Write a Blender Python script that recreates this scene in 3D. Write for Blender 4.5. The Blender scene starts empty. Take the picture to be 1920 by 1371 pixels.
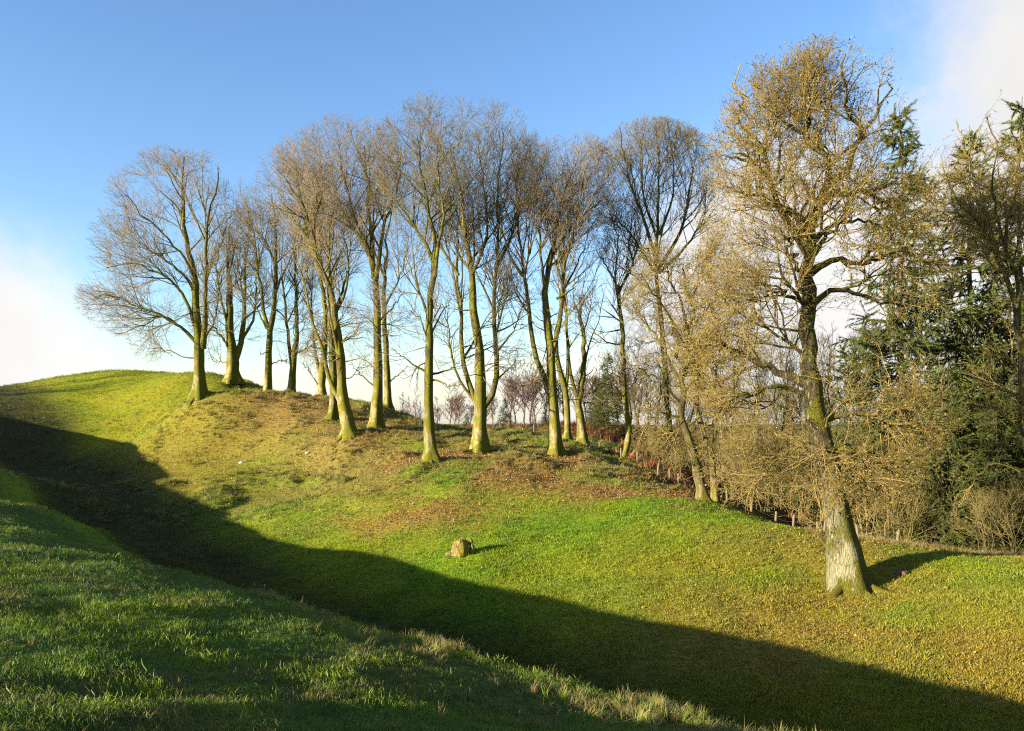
import bpy, math, random
import numpy as np

# ---------------------------------------------------------------- camera, sky, sun, exposure
scene = bpy.context.scene
COL = scene.collection
rng = np.random.default_rng(7)
random.seed(7)
F, CU, CV = 1493.0, 960.0, 770.0          # focal length in photo pixels, principal column, eye-level row

cam = bpy.data.cameras.new('camera')
cam.sensor_width = 36.0
cam.lens = 36.0 * F / 1920.0
cam.shift_y = (CV - 685.5) / 1920.0
cam.clip_start, cam.clip_end = 0.1, 5000
cam_o = bpy.data.objects.new('camera', cam)
cam_o.location = (0, 0, 0)
cam_o.rotation_euler = (math.pi / 2, 0, 0)
COL.objects.link(cam_o)
scene.camera = cam_o

SUN_EL = math.radians(12.6)
SUN_DIR = np.array([0.88, 0.475, 0.0]); SUN_DIR /= np.linalg.norm(SUN_DIR)   # horizontal travel of the light
to_sun = np.array([-SUN_DIR[0] * math.cos(SUN_EL), -SUN_DIR[1] * math.cos(SUN_EL), math.sin(SUN_EL)])
sun = bpy.data.lights.new('sun', 'SUN')
sun.energy = 5.0
sun.angle = math.radians(0.5)
sun.color = (1.0, 0.87, 0.68)
sun_o = bpy.data.objects.new('sun', sun)
from mathutils import Vector
sun_o.rotation_euler = Vector(to_sun).to_track_quat('Z', 'Y').to_euler()
sun_o.location = (-40, -25, 30)
COL.objects.link(sun_o)

scene.view_settings.view_transform = 'Standard'
scene.view_settings.look = 'None'
scene.view_settings.gamma = 1.0
scene.view_settings.use_curve_mapping = False
scene.view_settings.exposure = 2.12
scene.cycles.use_denoising = False
scene.cycles.pixel_filter_type = 'BLACKMAN_HARRIS'
scene.cycles.filter_width = 1.15
scene.cycles.max_bounces = 6
scene.cycles.diffuse_bounces = 3
scene.cycles.transmission_bounces = 3
scene.cycles.transparent_max_bounces = 6

world = bpy.data.worlds.new('World')
scene.world = world
world.use_nodes = True


class NT:
    """small helper around a node tree"""
    def __init__(self, tree):
        self.t = tree
    def n(self, kind, ins=None, **props):
        nd = self.t.nodes.new(kind)
        for k, v in props.items():
            setattr(nd, k, v)
        for k, v in (ins or {}).items():
            self.put(nd.inputs[k], v)
        return nd
    def put(self, sock, v):
        if isinstance(v, bpy.types.NodeSocket):
            self.t.links.new(v, sock)
        elif isinstance(v, bpy.types.Node):
            self.t.links.new(v.outputs[0], sock)
        else:
            if isinstance(v, (tuple, list)) and len(v) == 3 and sock.type == 'RGBA':
                v = (*v, 1)
            sock.default_value = v
    def math(self, op, a, b=None, c=None, clamp=False):
        nd = self.n('ShaderNodeMath', operation=op, use_clamp=clamp)
        self.put(nd.inputs[0], a)
        if b is not None: self.put(nd.inputs[1], b)
        if c is not None: self.put(nd.inputs[2], c)
        return nd.outputs[0]
    def vmath(self, op, a, b=None, out=0):
        nd = self.n('ShaderNodeVectorMath', operation=op)
        self.put(nd.inputs[0], a)
        if b is not None: self.put(nd.inputs[1], b)
        return nd.outputs[out]
    def mix(self, fac, a, b, blend='MIX'):
        nd = self.n('ShaderNodeMix', data_type='RGBA', blend_type=blend)
        self.put(nd.inputs[0], fac); self.put(nd.inputs[6], a); self.put(nd.inputs[7], b)
        return nd.outputs[2]
    def ramp(self, fac, lo, hi, a=0.0, b=1.0):
        nd = self.n('ShaderNodeMapRange', clamp=True, interpolation_type='SMOOTHSTEP')
        self.put(nd.inputs[0], fac)
        for i, v in zip((1, 2, 3, 4), (lo, hi, a, b)):
            self.put(nd.inputs[i], v)
        return nd.outputs[0]
    def noise(self, vec, scale, detail=3, rough=0.55, dist=0.0, out=0):
        nd = self.n('ShaderNodeTexNoise', {'Scale': scale, 'Detail': detail, 'Roughness': rough, 'Distortion': dist})
        if vec is not None: self.put(nd.inputs['Vector'], vec)
        return nd.outputs[out]


def build_world():
    world.node_tree.nodes.clear()
    w = NT(world.node_tree)
    sky = w.n('ShaderNodeTexSky', sky_type='NISHITA', sun_disc=False)
    sky.sun_elevation = SUN_EL
    sky.sun_rotation = math.atan2(to_sun[0], to_sun[1])
    sky.altitude = 200
    sky.air_density, sky.dust_density, sky.ozone_density = 1.0, 0.6, 2.5
    hs = w.n('ShaderNodeHueSaturation', {'Hue': 0.506, 'Saturation': SKY_SAT, 'Value': 1.0, 'Color': sky})
    d = w.vmath('NORMALIZE', w.n('ShaderNodeTexCoord').outputs['Generated'])
    sep = w.n('ShaderNodeSeparateXYZ', {0: d})
    z = sep.outputs[2]
    # cloud sheets: warped noise in direction space
    warp = w.n('ShaderNodeVectorMath', {0: w.noise(d, 2.2, 4, 0.55, out=1), 1: (0.5, 0.5, 0.5)}, operation='SUBTRACT')
    wv = w.n('ShaderNodeVectorMath', {0: warp}, operation='SCALE'); wv.inputs['Scale'].default_value = 0.22
    dw = w.vmath('ADD', d, wv.outputs[0])
    def blob(u, v, r0, r1):
        t = Vector(((u - CU) / F, 1, -(v - CV) / F)).normalized()
        dist = w.vmath('DISTANCE', dw, tuple(t), out=1)
        return w.ramp(dist, r0, r1, 1.0, 0.0)
    c = blob(-70, 740, 0.06, 0.24)
    c = w.math('MAXIMUM', c, blob(2080, 190, 0.04, 0.31))
    c = w.math('MAXIMUM', c, w.math('MULTIPLY', blob(1500, 660, 0.16, 0.33), 1.0))
    c = w.math('MAXIMUM', c, w.math('MULTIPLY', blob(2300, 600, 0.25, 0.42), 1.0))
    # the rest of the sky carries loose clouds of the same sort
    far = w.math('MULTIPLY', w.ramp(w.noise(d, 1.7, 5, 0.55), 0.52, 0.66), w.ramp(sep.outputs[1], 0.55, 0.1))
    c = w.math('MAXIMUM', c, far)
    # thin bright veil low over the horizon
    veil = w.ramp(z, 0.13, -0.01, 0.0, 0.62)
    c = w.math('MAXIMUM', c, veil)
    c = w.math('MULTIPLY', c, w.ramp(w.noise(d, 5.0, 5, 0.6), 0.2, 0.55, 0.8, 1.0), clamp=True)
    edge = w.math('ADD', c, w.math('MULTIPLY', w.math('SUBTRACT', w.noise(d, 6.0, 8, 0.66), 0.5), w.ramp(c, 0.0, 0.4, 0.0, 1.5)))
    c = w.ramp(edge, 0.05, 0.95)
    shade = w.ramp(w.noise(dw, 3.0, 4, 0.5), 0.30, 0.68, 0.88, 1.05)
    cc = w.mix(1.0, (CLOUD, CLOUD * .99, CLOUD * .98), shade, 'MULTIPLY')
    colr = w.mix(c, hs.outputs[0], cc)
    bg = w.n('ShaderNodeBackground', {0: colr, 1: SKY_STR})
    w.t.links.new(bg.outputs[0], w.n('ShaderNodeOutputWorld').inputs[0])


SKY_STR, SKY_SAT, CLOUD = 0.074, 1.10, 3.0
build_world()

# ---------------------------------------------------------------- terrain as a height function
def px(u, v, Y):
    return ((u - CU) / F * Y, Y, -(v - CV) / F * Y)

LIP = [px(-60, 850, 42), px(0, 886, 34.5), px(100, 962, 22.6), px(210, 1032, 17), px(400, 1097, 13.7), px(550, 1143, 12.0),
       px(690, 1196, 10.6), px(920, 1262, 9.1), px(1150, 1336, 7.9), px(1370, 1386, 7.2), px(1620, 1450, 6.5)]
CP = list(LIP)
for i, p in enumerate(LIP):
    a = np.array(LIP[max(i - 1, 0)][:2]); b = np.array(LIP[min(i + 1, len(LIP) - 1)][:2])
    t = (b - a) / np.linalg.norm(b - a)
    nrm = np.array([-t[1], t[0]])
    if nrm[0] < 0: nrm = -nrm
    if i >= 3:
        CP.append((p[0] + 1.6 * nrm[0], p[1] + 1.6 * nrm[1], p[2] - 0.95))
        CP.append((p[0] + 3.2 * nrm[0], p[1] + 3.2 * nrm[1], p[2] - 2.15))
CP += [(1.9, 14.4, -5.95), (-5, 20.6, -5.8), (-10.3, 26.6, -5.3), (5.6, 11.4, -5.95), (9.5, 8.5, -5.95),
       px(213, 995, 33), px(100, 915, 40), px(30, 865, 48)]
# near bank
CP += [(0, 0, -1.65), (-2.2, 3.4, -1.47), px(0, 1100, 9), px(0, 1000, 15), px(0, 945, 21), px(300, 1250, 6.6), px(700, 1371, 5.4),
       px(1000, 1371, 6.3), (4, 0, -2.25), (8, -4, -2.4), (-6, 2, -1.24), (-10, 4, -1.3), (-12, 12, -1.78), (-16, 18, -1.85),
       (-20, 6, -.7), (-24, 24, -1.3), (-26, -6, -.3), (0, -8, -.9), (12, -12, -1.7), (-34, 10, -.3), (20, -20, -2.5), (-30, -30, 2),
       (-30, 34, -.7), (-34, 42, .6), (-44, 49, 1.9), (-55, 57, 2.3), (-50, 38, 2.2), (-70, 50, 2.6), (14, 3, -5.2), (22, 5, -5.4)]
# lit slope beyond the ditch
CP += [px(700, 1060, 26), px(1000, 1160, 20), px(1300, 1240, 17), px(1700, 1320, 14.5), px(1920, 1362, 13.3),
       px(500, 965, 34), px(385, 905, 40), px(90, 790, 55), px(870, 1115, 22.3), px(1400, 1050, 23.5), px(1400, 1150, 19.8),
       px(1000, 1000, 28), px(1000, 1080, 23.5), px(1000, 920, 33.0), px(1200, 960, 29.5), px(1200, 1050, 24), px(870, 1040, 25.5),
       px(800, 940, 32.0), px(600, 900, 40), px(600, 850, 42), px(450, 850, 45), px(300, 800, 52), px(250, 850, 46), px(200, 760, 60),
       px(1800, 1150, 18.5), px(1800, 1250, 15.8), px(1600, 1200, 17.8), px(1590, 1105, 21.5), px(2300, 1200, 16), px(2300, 1080, 23)]
# tree feet and skyline
CP += [px(805, 865, 37), px(900, 850, 41), px(1040, 853, 40), px(650, 818, 43), px(705, 805, 47), px(625, 785, 48), px(375, 742, 51),
       px(500, 743, 56), px(728, 769, 54), px(1065, 833, 46), px(1090, 832, 49), px(1165, 862, 45), px(1320, 940, 32),
       px(215, 697, 74), px(100, 712, 72), px(0, 730, 70), px(-150, 765, 68), px(370, 700, 63), px(300, 698, 69), px(500, 738, 60),
       px(600, 757, 58), px(770, 786, 53), px(820, 803, 56)]
CP += [px(1540, 1003, 25.5), px(1700, 1022, 25), px(1830, 1040, 25), px(1930, 1046, 24.6), px(1400, 977, 28), px(1300, 948, 30.5),
       px(1233, 900, 38), px(1365, 952, 33.5), px(1454, 987, 31), px(1534, 1008, 29), px(1124, 852, 46.5),
       px(940, 808, 66), px(1000, 818, 58), px(860, 808, 75), px(900, 822, 52), px(1150, 815, 60), px(1250, 838, 62)]
CP += [(20, 36, -6.3), (28, 34, -6.6), (14, 42, -5.6), (12, 60, -3.6), (25, 62, -5.2), (40, 50, -7), (24, 48, -6.2), (-22, 76, -.9), (-10, 80, -2.2),
       (-42, 92, .6), (-25, 96, -2.2), (-60, 84, 1.2), (-12, 66, -.9), (0, 95, -2.6), (20, 95, -4), (50, 90, -7)]
CP = np.array(CP)

S = 10.0
def _tps_k(d2):
    return 0.5 * d2 * np.log(d2 + 1e-9)
def _tps_fit(P, z, lam=0.004):
    n = len(P); q = P / S
    d2 = ((q[:, None] - q[None]) ** 2).sum(-1)
    A = np.zeros((n + 3, n + 3)); A[:n, :n] = _tps_k(d2) + lam * np.eye(n)
    A[:n, n] = A[n, :n] = 1; A[:n, n + 1:] = q; A[n + 1:, :n] = q.T
    return np.linalg.solve(A, np.r_[z, 0, 0, 0])
_W = _tps_fit(CP[:, :2], CP[:, 2])
def tps_exact(x, y):
    sh = np.shape(x); q = np.c_[np.ravel(x), np.ravel(y)] / S; c = CP[:, :2] / S
    out = np.empty(len(q))
    for i in range(0, len(q), 60000):
        s = q[i:i + 60000]
        d2 = ((s[:, None] - c[None]) ** 2).sum(-1)
        out[i:i + 60000] = _tps_k(d2) @ _W[:len(c)] + _W[len(c)] + s @ _W[len(c) + 1:]
    return out.reshape(sh)

# the spline is sampled once on a 0.3 m grid and read back from there
_GX0, _GX1, _GY0, _GY1, _GS = -110.0, 110.0, -60.0, 150.0, 0.3
_gx = np.arange(_GX0, _GX1 + _GS, _GS); _gy = np.arange(_GY0, _GY1 + _GS, _GS)
_G = tps_exact(*np.meshgrid(_gx, _gy)).astype(np.float32)
def tps(x, y):
    fx = np.clip((np.asarray(x, float) - _GX0) / _GS, 0, len(_gx) - 1.001); fy = np.clip((np.asarray(y, float) - _GY0) / _GS, 0, len(_gy) - 1.001)
    ix = fx.astype(int); iy = fy.astype(int); fx = fx - ix; fy = fy - iy
    return (_G[iy, ix] * (1 - fx) + _G[iy, ix + 1] * fx) * (1 - fy) + (_G[iy + 1, ix] * (1 - fx) + _G[iy + 1, ix + 1] * fx) * fy

def _hash(ix, iy, seed):
    n = (ix * 374761393 + iy * 668265263 + seed * 362437) & 0xFFFFFFFF
    n = ((n ^ (n >> 13)) * 1274126177) & 0xFFFFFFFF
    n = (n ^ (n >> 16)) & 0xFFFF
    return n / 65535.0
def vnoise(x, y, seed=0):
    x = np.asarray(x, float); y = np.asarray(y, float)
    ix = np.floor(x).astype(np.int64); iy = np.floor(y).astype(np.int64)
    fx = x - ix; fy = y - iy
    fx = fx * fx * (3 - 2 * fx); fy = fy * fy * (3 - 2 * fy)
    a = _hash(ix, iy, seed); b = _hash(ix + 1, iy, seed); c = _hash(ix, iy + 1, seed); d = _hash(ix + 1, iy + 1, seed)
    return (a * (1 - fx) + b * fx) * (1 - fy) + (c * (1 - fx) + d * fx) * fy
def fbm(x, y, wl, octs=4, seed=0, gain=0.5):
    t = 0; a = 1; s = 0; f = 1 / wl
    for o in range(octs):
        cs, sn = math.cos(o * 1.1 + .4), math.sin(o * 1.1 + .4)
        t = t + a * vnoise((x * cs - y * sn) * f + 31.7 * o, (x * sn + y * cs) * f + 17.3 * o, seed + o); s += a; a *= gain; f *= 2.03
    return t / s
def sstep(a, b, x):
    t = np.clip((x - a) / (b - a), 0, 1)
    return t * t * (3 - 2 * t)

LIPA = np.array(LIP)
_dl = np.diff(LIPA[:, :2], axis=0)
def lip_dist(x, y):
    """signed distance to the lip of the near bank, positive on the ditch side"""
    x = np.asarray(x, float); y = np.asarray(y, float)
    best = np.full(x.shape, 1e9); sgn = np.ones(x.shape)
    for i in range(len(_dl)):
        ax, ay = LIPA[i, :2]; dx, dy = _dl[i]; L2 = dx * dx + dy * dy
        t = np.clip(((x - ax) * dx + (y - ay) * dy) / L2, 0 if i else -5, 1 if i < len(_dl) - 1 else 5)
        px_, py_ = x - ax - t * dx, y - ay - t * dy
        d = np.hypot(px_, py_); s = np.where(dx * py_ - dy * px_ > 0, 1, -1)
        m = d < best
        best = np.where(m, d, best); sgn = np.where(m, s, sgn)
    return best * sgn

def rough_mask(x, y):
    """rough tussocks on the mound top under the trees"""
    v = CV - F * tps(x, y) / np.maximum(y, 1)
    return sstep(31, 38, y) * (1 - sstep(88, 110, y)) * sstep(-30, -16, x + .12 * (y - 50)) * (1 - sstep(10, 14, x))
def height(x, y, fine=True):
    x = np.asarray(x, float); y = np.asarray(y, float)
    z = tps(x, y)
    r = np.hypot(x, y - 30)
    far = sstep(75, 160, r)
    z = z * (1 - far) + far * (-5.0 - .012 * np.maximum(y - 80, 0) + 2.5 * (fbm(x, y, 90, 3, 5) - .5))
    if fine:
        z = z + .16 * (fbm(x, y, 3.2, 3, 11) - .5) * (0.4 + .6 * sstep(3, 12, np.hypot(x, y)))
        ld = lip_dist(x, y)
        z = z + (.14 + .05 * sstep(1, -1, ld)) * (fbm(x, y, .9, 3, 21) - .5)
        z = z + (.06 + .09 * sstep(-5, -1, x)) * np.exp(-((ld + .15) / .38) ** 2) * (.35 + fbm(x, y, 1.3, 2, 33))          # humped rim of the bank
        rm = rough_mask(x, y)
        z = z + rm * 1.1 * np.maximum(fbm(x, y, 1.5, 3, 41) - .50, 0)
    return z
def hz(x, y):
    return float(height(np.array([x]), np.array([y]))[0])

def link_mesh(name, verts, faces, mat, parent=None, smooth=False, loc=None):
    me = bpy.data.meshes.new(name)
    verts = np.asarray(verts, np.float32); faces = np.asarray(faces, np.int32)
    nf, k = faces.shape
    me.vertices.add(len(verts)); me.vertices.foreach_set('co', verts.ravel())
    me.loops.add(nf * k); me.loops.foreach_set('vertex_index', faces.ravel())
    me.polygons.add(nf); me.polygons.foreach_set('loop_start', np.arange(0, nf * k, k, dtype=np.int32))
    if smooth: me.polygons.foreach_set('use_smooth', np.ones(nf, bool))
    me.update(calc_edges=True)
    if mat: me.materials.append(mat)
    o = bpy.data.objects.new(name, me)
    COL.objects.link(o)
    if parent: o.parent = parent
    if loc is not None: o.location = loc
    return o
def tag(o, label=None, cat=None, group=None, kind=None):
    for k, v in (('label', label), ('category', cat), ('group', group), ('kind', kind)):
        if v: o[k] = v
    return o
def set_attr(me, name, arr):
    arr = np.asarray(arr, np.float32)
    if arr.ndim == 1:
        a = me.attributes.new(name, 'FLOAT', 'POINT'); a.data.foreach_set('value', arr)
    else:
        a = me.attributes.new(name, 'FLOAT_COLOR', 'POINT')
        a.data.foreach_set('color', np.c_[arr, np.ones(len(arr))].astype(np.float32).ravel())

def mat_new(name):
    m = bpy.data.materials.new(name); m.use_nodes = True
    m.node_tree.nodes.clear()
    return m, NT(m.node_tree)
def finish(m, w, shader, disp=None):
    out = w.n('ShaderNodeOutputMaterial')
    w.t.links.new(shader, out.inputs[0])
    return m

# turf colour of a place: what grows there (fresh grass, yellowed moss, leaf litter, rough dry grass, mud with ditch shade painted in)
GREEN = np.array([.115, .200, .008]); LIME = np.array([.165, .235, .008]); YELLOW = np.array([.225, .205, .010])
LITTER = np.array([.235, .135, .045]); STRAW = np.array([.21, .165, .07]); MUD_SHADE = np.array([.035, .028, .016]); BANKG = np.array([.078, .132, .018])
def lerp(a, b, t):
    return a * (1 - t[:, None]) + b * t[:, None]
def uv_of(x, y, z):
    yy = np.maximum(y, .5)
    return CU + F * x / yy, CV - F * z / yy
def litter_mask(x, y):
    """leaves lie under the trees of the mound and below the oak"""
    n = fbm(x, y, 2.6, 4, 71)
    m = 0
    for cx, cy, rx, ry, s in ((1.5, 37, 7, 4.2, 1.25), (-3, 39, 5, 4, 1.0), (6, 33, 4, 2.6, 1.15), (-4.5, 35.5, 3.5, 2.2, .9), (-8, 44, 5, 4, .9), (-12, 50, 7, 5, .85), (-15, 46, 8, 5, .35),
                              (7.5, 20, 5.5, 4.5, .34), (5, 17.5, 5, 2.6, .34), (-4, 31, 4, 2.5, .6), (11, 24, 6, 3, .4), (9, 17, 6, 3, .3), (-18, 42, 6, 5, .25), (12, 15, 5, 3, .28)):
        m = np.maximum(m, s * np.exp(-(((x - cx) / rx) ** 2 + ((y - cy) / ry) ** 2) * 1.1))
    return np.clip(m * sstep(.22, .52, n) * 1.45, 0, 1)
def turf(x, y):
    n1 = fbm(x, y, 5.0, 4, 51); n2 = fbm(x, y, 1.4, 3, 61); n3 = fbm(x, y, 11, 3, 66)
    c = lerp(np.tile(GREEN, (len(x), 1)), LIME, sstep(.35, .7, n2))
    # the slope below the oak and the left end of the mound are mossier and yellower
    ylw = np.clip(.75 * sstep(.42, .62, n1) * .7 + .85 * np.exp(-(((x - 6.5) / 5.5) ** 2 + ((y - 17) / 4.5) ** 2)) + .8 * sstep(-9, -16, x) * sstep(36, 42, y), 0, 1)
    c = lerp(c, YELLOW, ylw * (.45 + .55 * n2))
    rus = np.exp(-(((x - 8) / 6) ** 2 + ((y - 16.5) / 4) ** 2)) * sstep(.3, .6, n2)
    c = lerp(c, np.array([.23, .135, .022]), .42 * rus)
    lit = litter_mask(x, y)
    c = lerp(c, LITTER, .92 * lit)
    rm = rough_mask(x, y)
    c = lerp(c, np.array([.175, .145, .038]), rm * (.35 + .5 * sstep(.35, .6, n2)) * (.35 + .65 * sstep(-17, -9, x)))
    ld = lip_dist(x, y)
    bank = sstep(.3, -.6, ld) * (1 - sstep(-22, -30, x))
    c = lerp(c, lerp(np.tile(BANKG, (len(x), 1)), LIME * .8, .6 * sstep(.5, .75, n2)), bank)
    ditch = sstep(.5, 1.6, ld) * (1 - sstep(5.0, 9.0, ld + 2.5 * (n1 - .5)))       # wet mud and dark moss, darkened and widened to paint in the ditch shade
    c = lerp(c, lerp(np.tile(MUD_SHADE, (len(x), 1)), np.array([.045, .050, .010]), n2), .9 * ditch)
    wood = np.clip(sstep(0, 2.0, y - (34.5 - .32 * (x - 6) )) * sstep(6, 9, x) + sstep(55, 60, y) * sstep(0, 4, x) + sstep(64, 70, y) * sstep(-16, -10, x), 0, 1)
    c = lerp(c, LITTER * .8, wood * (.55 + .45 * sstep(.4, .6, n2)))
    rust = np.exp(-((ld + .35) / .4) ** 2) * sstep(.5, .65, fbm(x, y, 1.8, 2, 88)) * sstep(-3, 0, x)
    c = lerp(c, STRAW, .6 * rust)
    return np.clip(c * (.8 + .4 * n3)[:, None], 0, 1), lit, bank

def build_ground():
    nx, ny = 470, 510
    sx = np.linspace(-1, 1, nx); sy = np.linspace(-1, 1, ny)
    X = 2 + 13 * np.sinh(sx * 4.55)            # to +-600 m
    Y = 17 + 14 * np.sinh(sy * 4.6)
    gx, gy = np.meshgrid(X, Y)
    gz = height(gx, gy)
    v = np.c_[gx.ravel(), gy.ravel(), gz.ravel()]
    i = np.arange(nx * ny).reshape(ny, nx)
    f = np.stack([i[:-1, :-1], i[:-1, 1:], i[1:, 1:], i[1:, :-1]], -1).reshape(-1, 4)
    m, w = mat_new('turf')
    at = w.n('ShaderNodeAttribute', attribute_name='turf')
    g = w.n('ShaderNodeNewGeometry').outputs['Position']
    n = w.noise(g, 9, 4, .65)
    n2 = w.noise(g, 38, 3, .6)
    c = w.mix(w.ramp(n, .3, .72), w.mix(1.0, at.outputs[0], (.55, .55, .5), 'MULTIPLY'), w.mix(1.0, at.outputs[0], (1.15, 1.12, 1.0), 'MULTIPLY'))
    c = w.mix(w.ramp(n2, .55, .75, 0, .5), c, (.05, .035, .015))
    bump = w.n('ShaderNodeBump', {'Strength': .8, 'Distance': .06, 'Height': w.math('ADD', n, n2)})
    b = w.n('ShaderNodeBsdfPrincipled', {'Base Color': c, 'Roughness': .95, 'Specular IOR Level': .1, 'Normal': bump.outputs[0]})
    finish(m, w, b.outputs[0])
    o = link_mesh('ground', v, f, m, smooth=True)
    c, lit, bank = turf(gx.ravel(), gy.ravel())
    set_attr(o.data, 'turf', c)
    tag(o, 'grassy earthwork with a ditch between near bank and tree-topped mound', 'ground', kind='structure')
    return o
build_ground()

# ---------------------------------------------------------------- bark
def bark_material(name, bark, pale, moss, twig, moss_amt=.5, moss_h=1e3, base_pale=0.0, bump=.7, cracks=.3):
    """bark with lichen blotches and moss; twigs (thin wood, attribute 'rad') take the twig colour"""
    m, w = mat_new(name)
    tc = w.n('ShaderNodeTexCoord').outputs['Object']
    sep = w.n('ShaderNodeSeparateXYZ', {0: tc})
    st = w.n('ShaderNodeMapping', {'Vector': tc, 'Scale': (1, 1, .28)})
    n_big = w.noise(tc, 1.3, 4, .6)
    n_mid = w.noise(st.outputs[0], 9, 4, .65, .6)
    n_fin = w.noise(st.outputs[0], 30, 3, .6)
    c = w.mix(w.ramp(n_mid, .3, .7), tuple(x * .55 for x in bark), bark)
    c = w.mix(w.ramp(w.math('ADD', n_mid, w.math('MULTIPLY', n_big, .4)), .74, .86), c, pale)
    if base_pale:
        c = w.mix(w.math('MULTIPLY', w.math('MULTIPLY', w.ramp(w.math('ADD', sep.outputs[2], w.math('MULTIPLY', n_big, 4.0)), 6.0, 2.6), w.ramp(n_mid, .32, .55, .25, 1.0)), base_pale), c, w.mix(w.ramp(n_fin, .3, .7), pale, tuple(x * 1.12 for x in pale)))
    wob = w.vmath('ADD', tc, w.n('ShaderNodeVectorMath', {0: w.noise(tc, 5, 3, out=1), 1: (.12, .12, .3)}, operation='MULTIPLY').outputs[0])
    cm = w.n('ShaderNodeMapping', {'Vector': wob, 'Scale': (19, 19, 3.4)})
    vo = w.n('ShaderNodeTexVoronoi', {'Vector': cm.outputs[0], 'Scale': 1.0}, feature='DISTANCE_TO_EDGE').outputs['Distance']
    crack = w.math('MULTIPLY', w.ramp(vo, .13, .02), w.ramp(n_big, .3, .6, .35, 1.0))
    c = w.mix(w.math('MULTIPLY', crack, cracks), c, tuple(x * .35 for x in bark))
    nrm = w.n('ShaderNodeNewGeometry').outputs['Normal']
    side = w.vmath('DOT_PRODUCT', nrm, (.55, .25, .45), out=1)            # moss keeps to the shady and the upper side
    foot = w.math('MULTIPLY', w.ramp(w.math('ADD', sep.outputs[2], w.math('MULTIPLY', n_mid, 2.2)), 2.3, .5, 0.0, .42), w.ramp(n_big, .3, .6, .3, 1.0))
    mm = w.math('ADD', w.math('ADD', w.math('MULTIPLY', side, .42), w.math('MULTIPLY', w.math('SUBTRACT', n_big, .18), 1.5)), w.math('ADD', foot, w.math('MULTIPLY', w.math('SUBTRACT', n_fin, .5), .5)))
    mo = w.ramp(mm, 1.0 - moss_amt, 1.22 - moss_amt)
    mcol = w.mix(n_fin, tuple(x * .6 for x in moss), tuple(x * 1.25 for x in moss))
    c = w.mix(mo, c, mcol)
    rad = w.n('ShaderNodeAttribute', attribute_name='rad').outputs['Fac']
    tw = w.mix(w.noise(tc, 3, 2), tuple(x * .75 for x in twig), tuple(x * 1.25 for x in twig))
    c = w.mix(w.ramp(rad, .035, .012), c, tw)
    rnd = w.n('ShaderNodeObjectInfo').outputs['Random']
    c = w.mix(1.0, c, w.mix(rnd, (.72, .76, .74), (1.16, 1.10, 1.05)), 'MULTIPLY')
    bp = w.n('ShaderNodeBump', {'Strength': bump, 'Distance': .03, 'Height': w.math('SUBTRACT', w.math('ADD', n_mid, w.math('MULTIPLY', n_fin, .5)), w.math('MULTIPLY', crack, cracks * 1.6))})
    b = w.n('ShaderNodeBsdfPrincipled', {'Base Color': c, 'Roughness': .9, 'Specular IOR Level': .15, 'Normal': bp.outputs[0]})
    return finish(m, w, b.outputs[0])

M_BEECH = bark_material('grey_green_bark', (.070, .056, .026), (.225, .190, .085), (.105, .104, .007), (.165, .133, .074), .80, base_pale=.9, cracks=.2)
M_OAK = bark_material('lichen_oak_bark', (.070, .054, .026), (.215, .190, .105), (.096, .088, .007), (.190, .146, .046), .72, base_pale=1.0, bump=1.2, cracks=.4)
M_CLUMP = bark_material('mossy_bark', (.060, .045, .022), (.18, .15, .078), (.094, .086, .007), (.178, .138, .046), .72, base_pale=.7, cracks=.4)
M_LARCH = bark_material('red_twig_bark', (.10, .07, .06), (.16, .12, .10), (.10, .08, .04), (.115, .078, .066), .1)
M_SHRUB = bark_material('shrub_bark', (.06, .05, .025), (.15, .13, .07), (.07, .07, .012), (.165, .134, .046), .4)

# ---------------------------------------------------------------- branching
def norm(a):
    return a / np.maximum(np.linalg.norm(a, axis=-1, keepdims=True), 1e-9)
def tube(paths, radii, sides, flare=None):
    """paths (N,K,3), radii (N,K) -> verts, quads, radius per vertex"""
    N, K, _ = paths.shape
    t = np.empty_like(paths); t[:, 1:-1] = paths[:, 2:] - paths[:, :-2]
    t[:, 0] = paths[:, 1] - paths[:, 0]; t[:, -1] = paths[:, -1] - paths[:, -2]
    t = norm(t)
    mean = norm(paths[:, -1] - paths[:, 0])
    ref = np.where(np.abs(mean[:, 2:3]) > .75, np.array([[1., 0, 0]]), np.array([[0, 0, 1.]]))
    n1 = norm(np.cross(t, ref[:, None])); n2 = np.cross(t, n1)
    a = np.linspace(0, 2 * math.pi, sides, endpoint=False)
    r = radii[:, :, None]
    if flare is not None: r = r * flare
    v = paths[:, :, None] + (n1[:, :, None] * np.cos(a)[:, None] + n2[:, :, None] * np.sin(a)[:, None]) * (r[..., None] if r.ndim == 3 else r)
    idx = np.arange(N * K * sides).reshape(N, K, sides)
    nx = np.roll(idx, -1, axis=2)
    f = np.stack([idx[:, :-1], nx[:, :-1], nx[:, 1:], idx[:, 1:]], -1).reshape(-1, 4)
    return v.reshape(-1, 3), f, np.repeat(radii.ravel(), sides)
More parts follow.
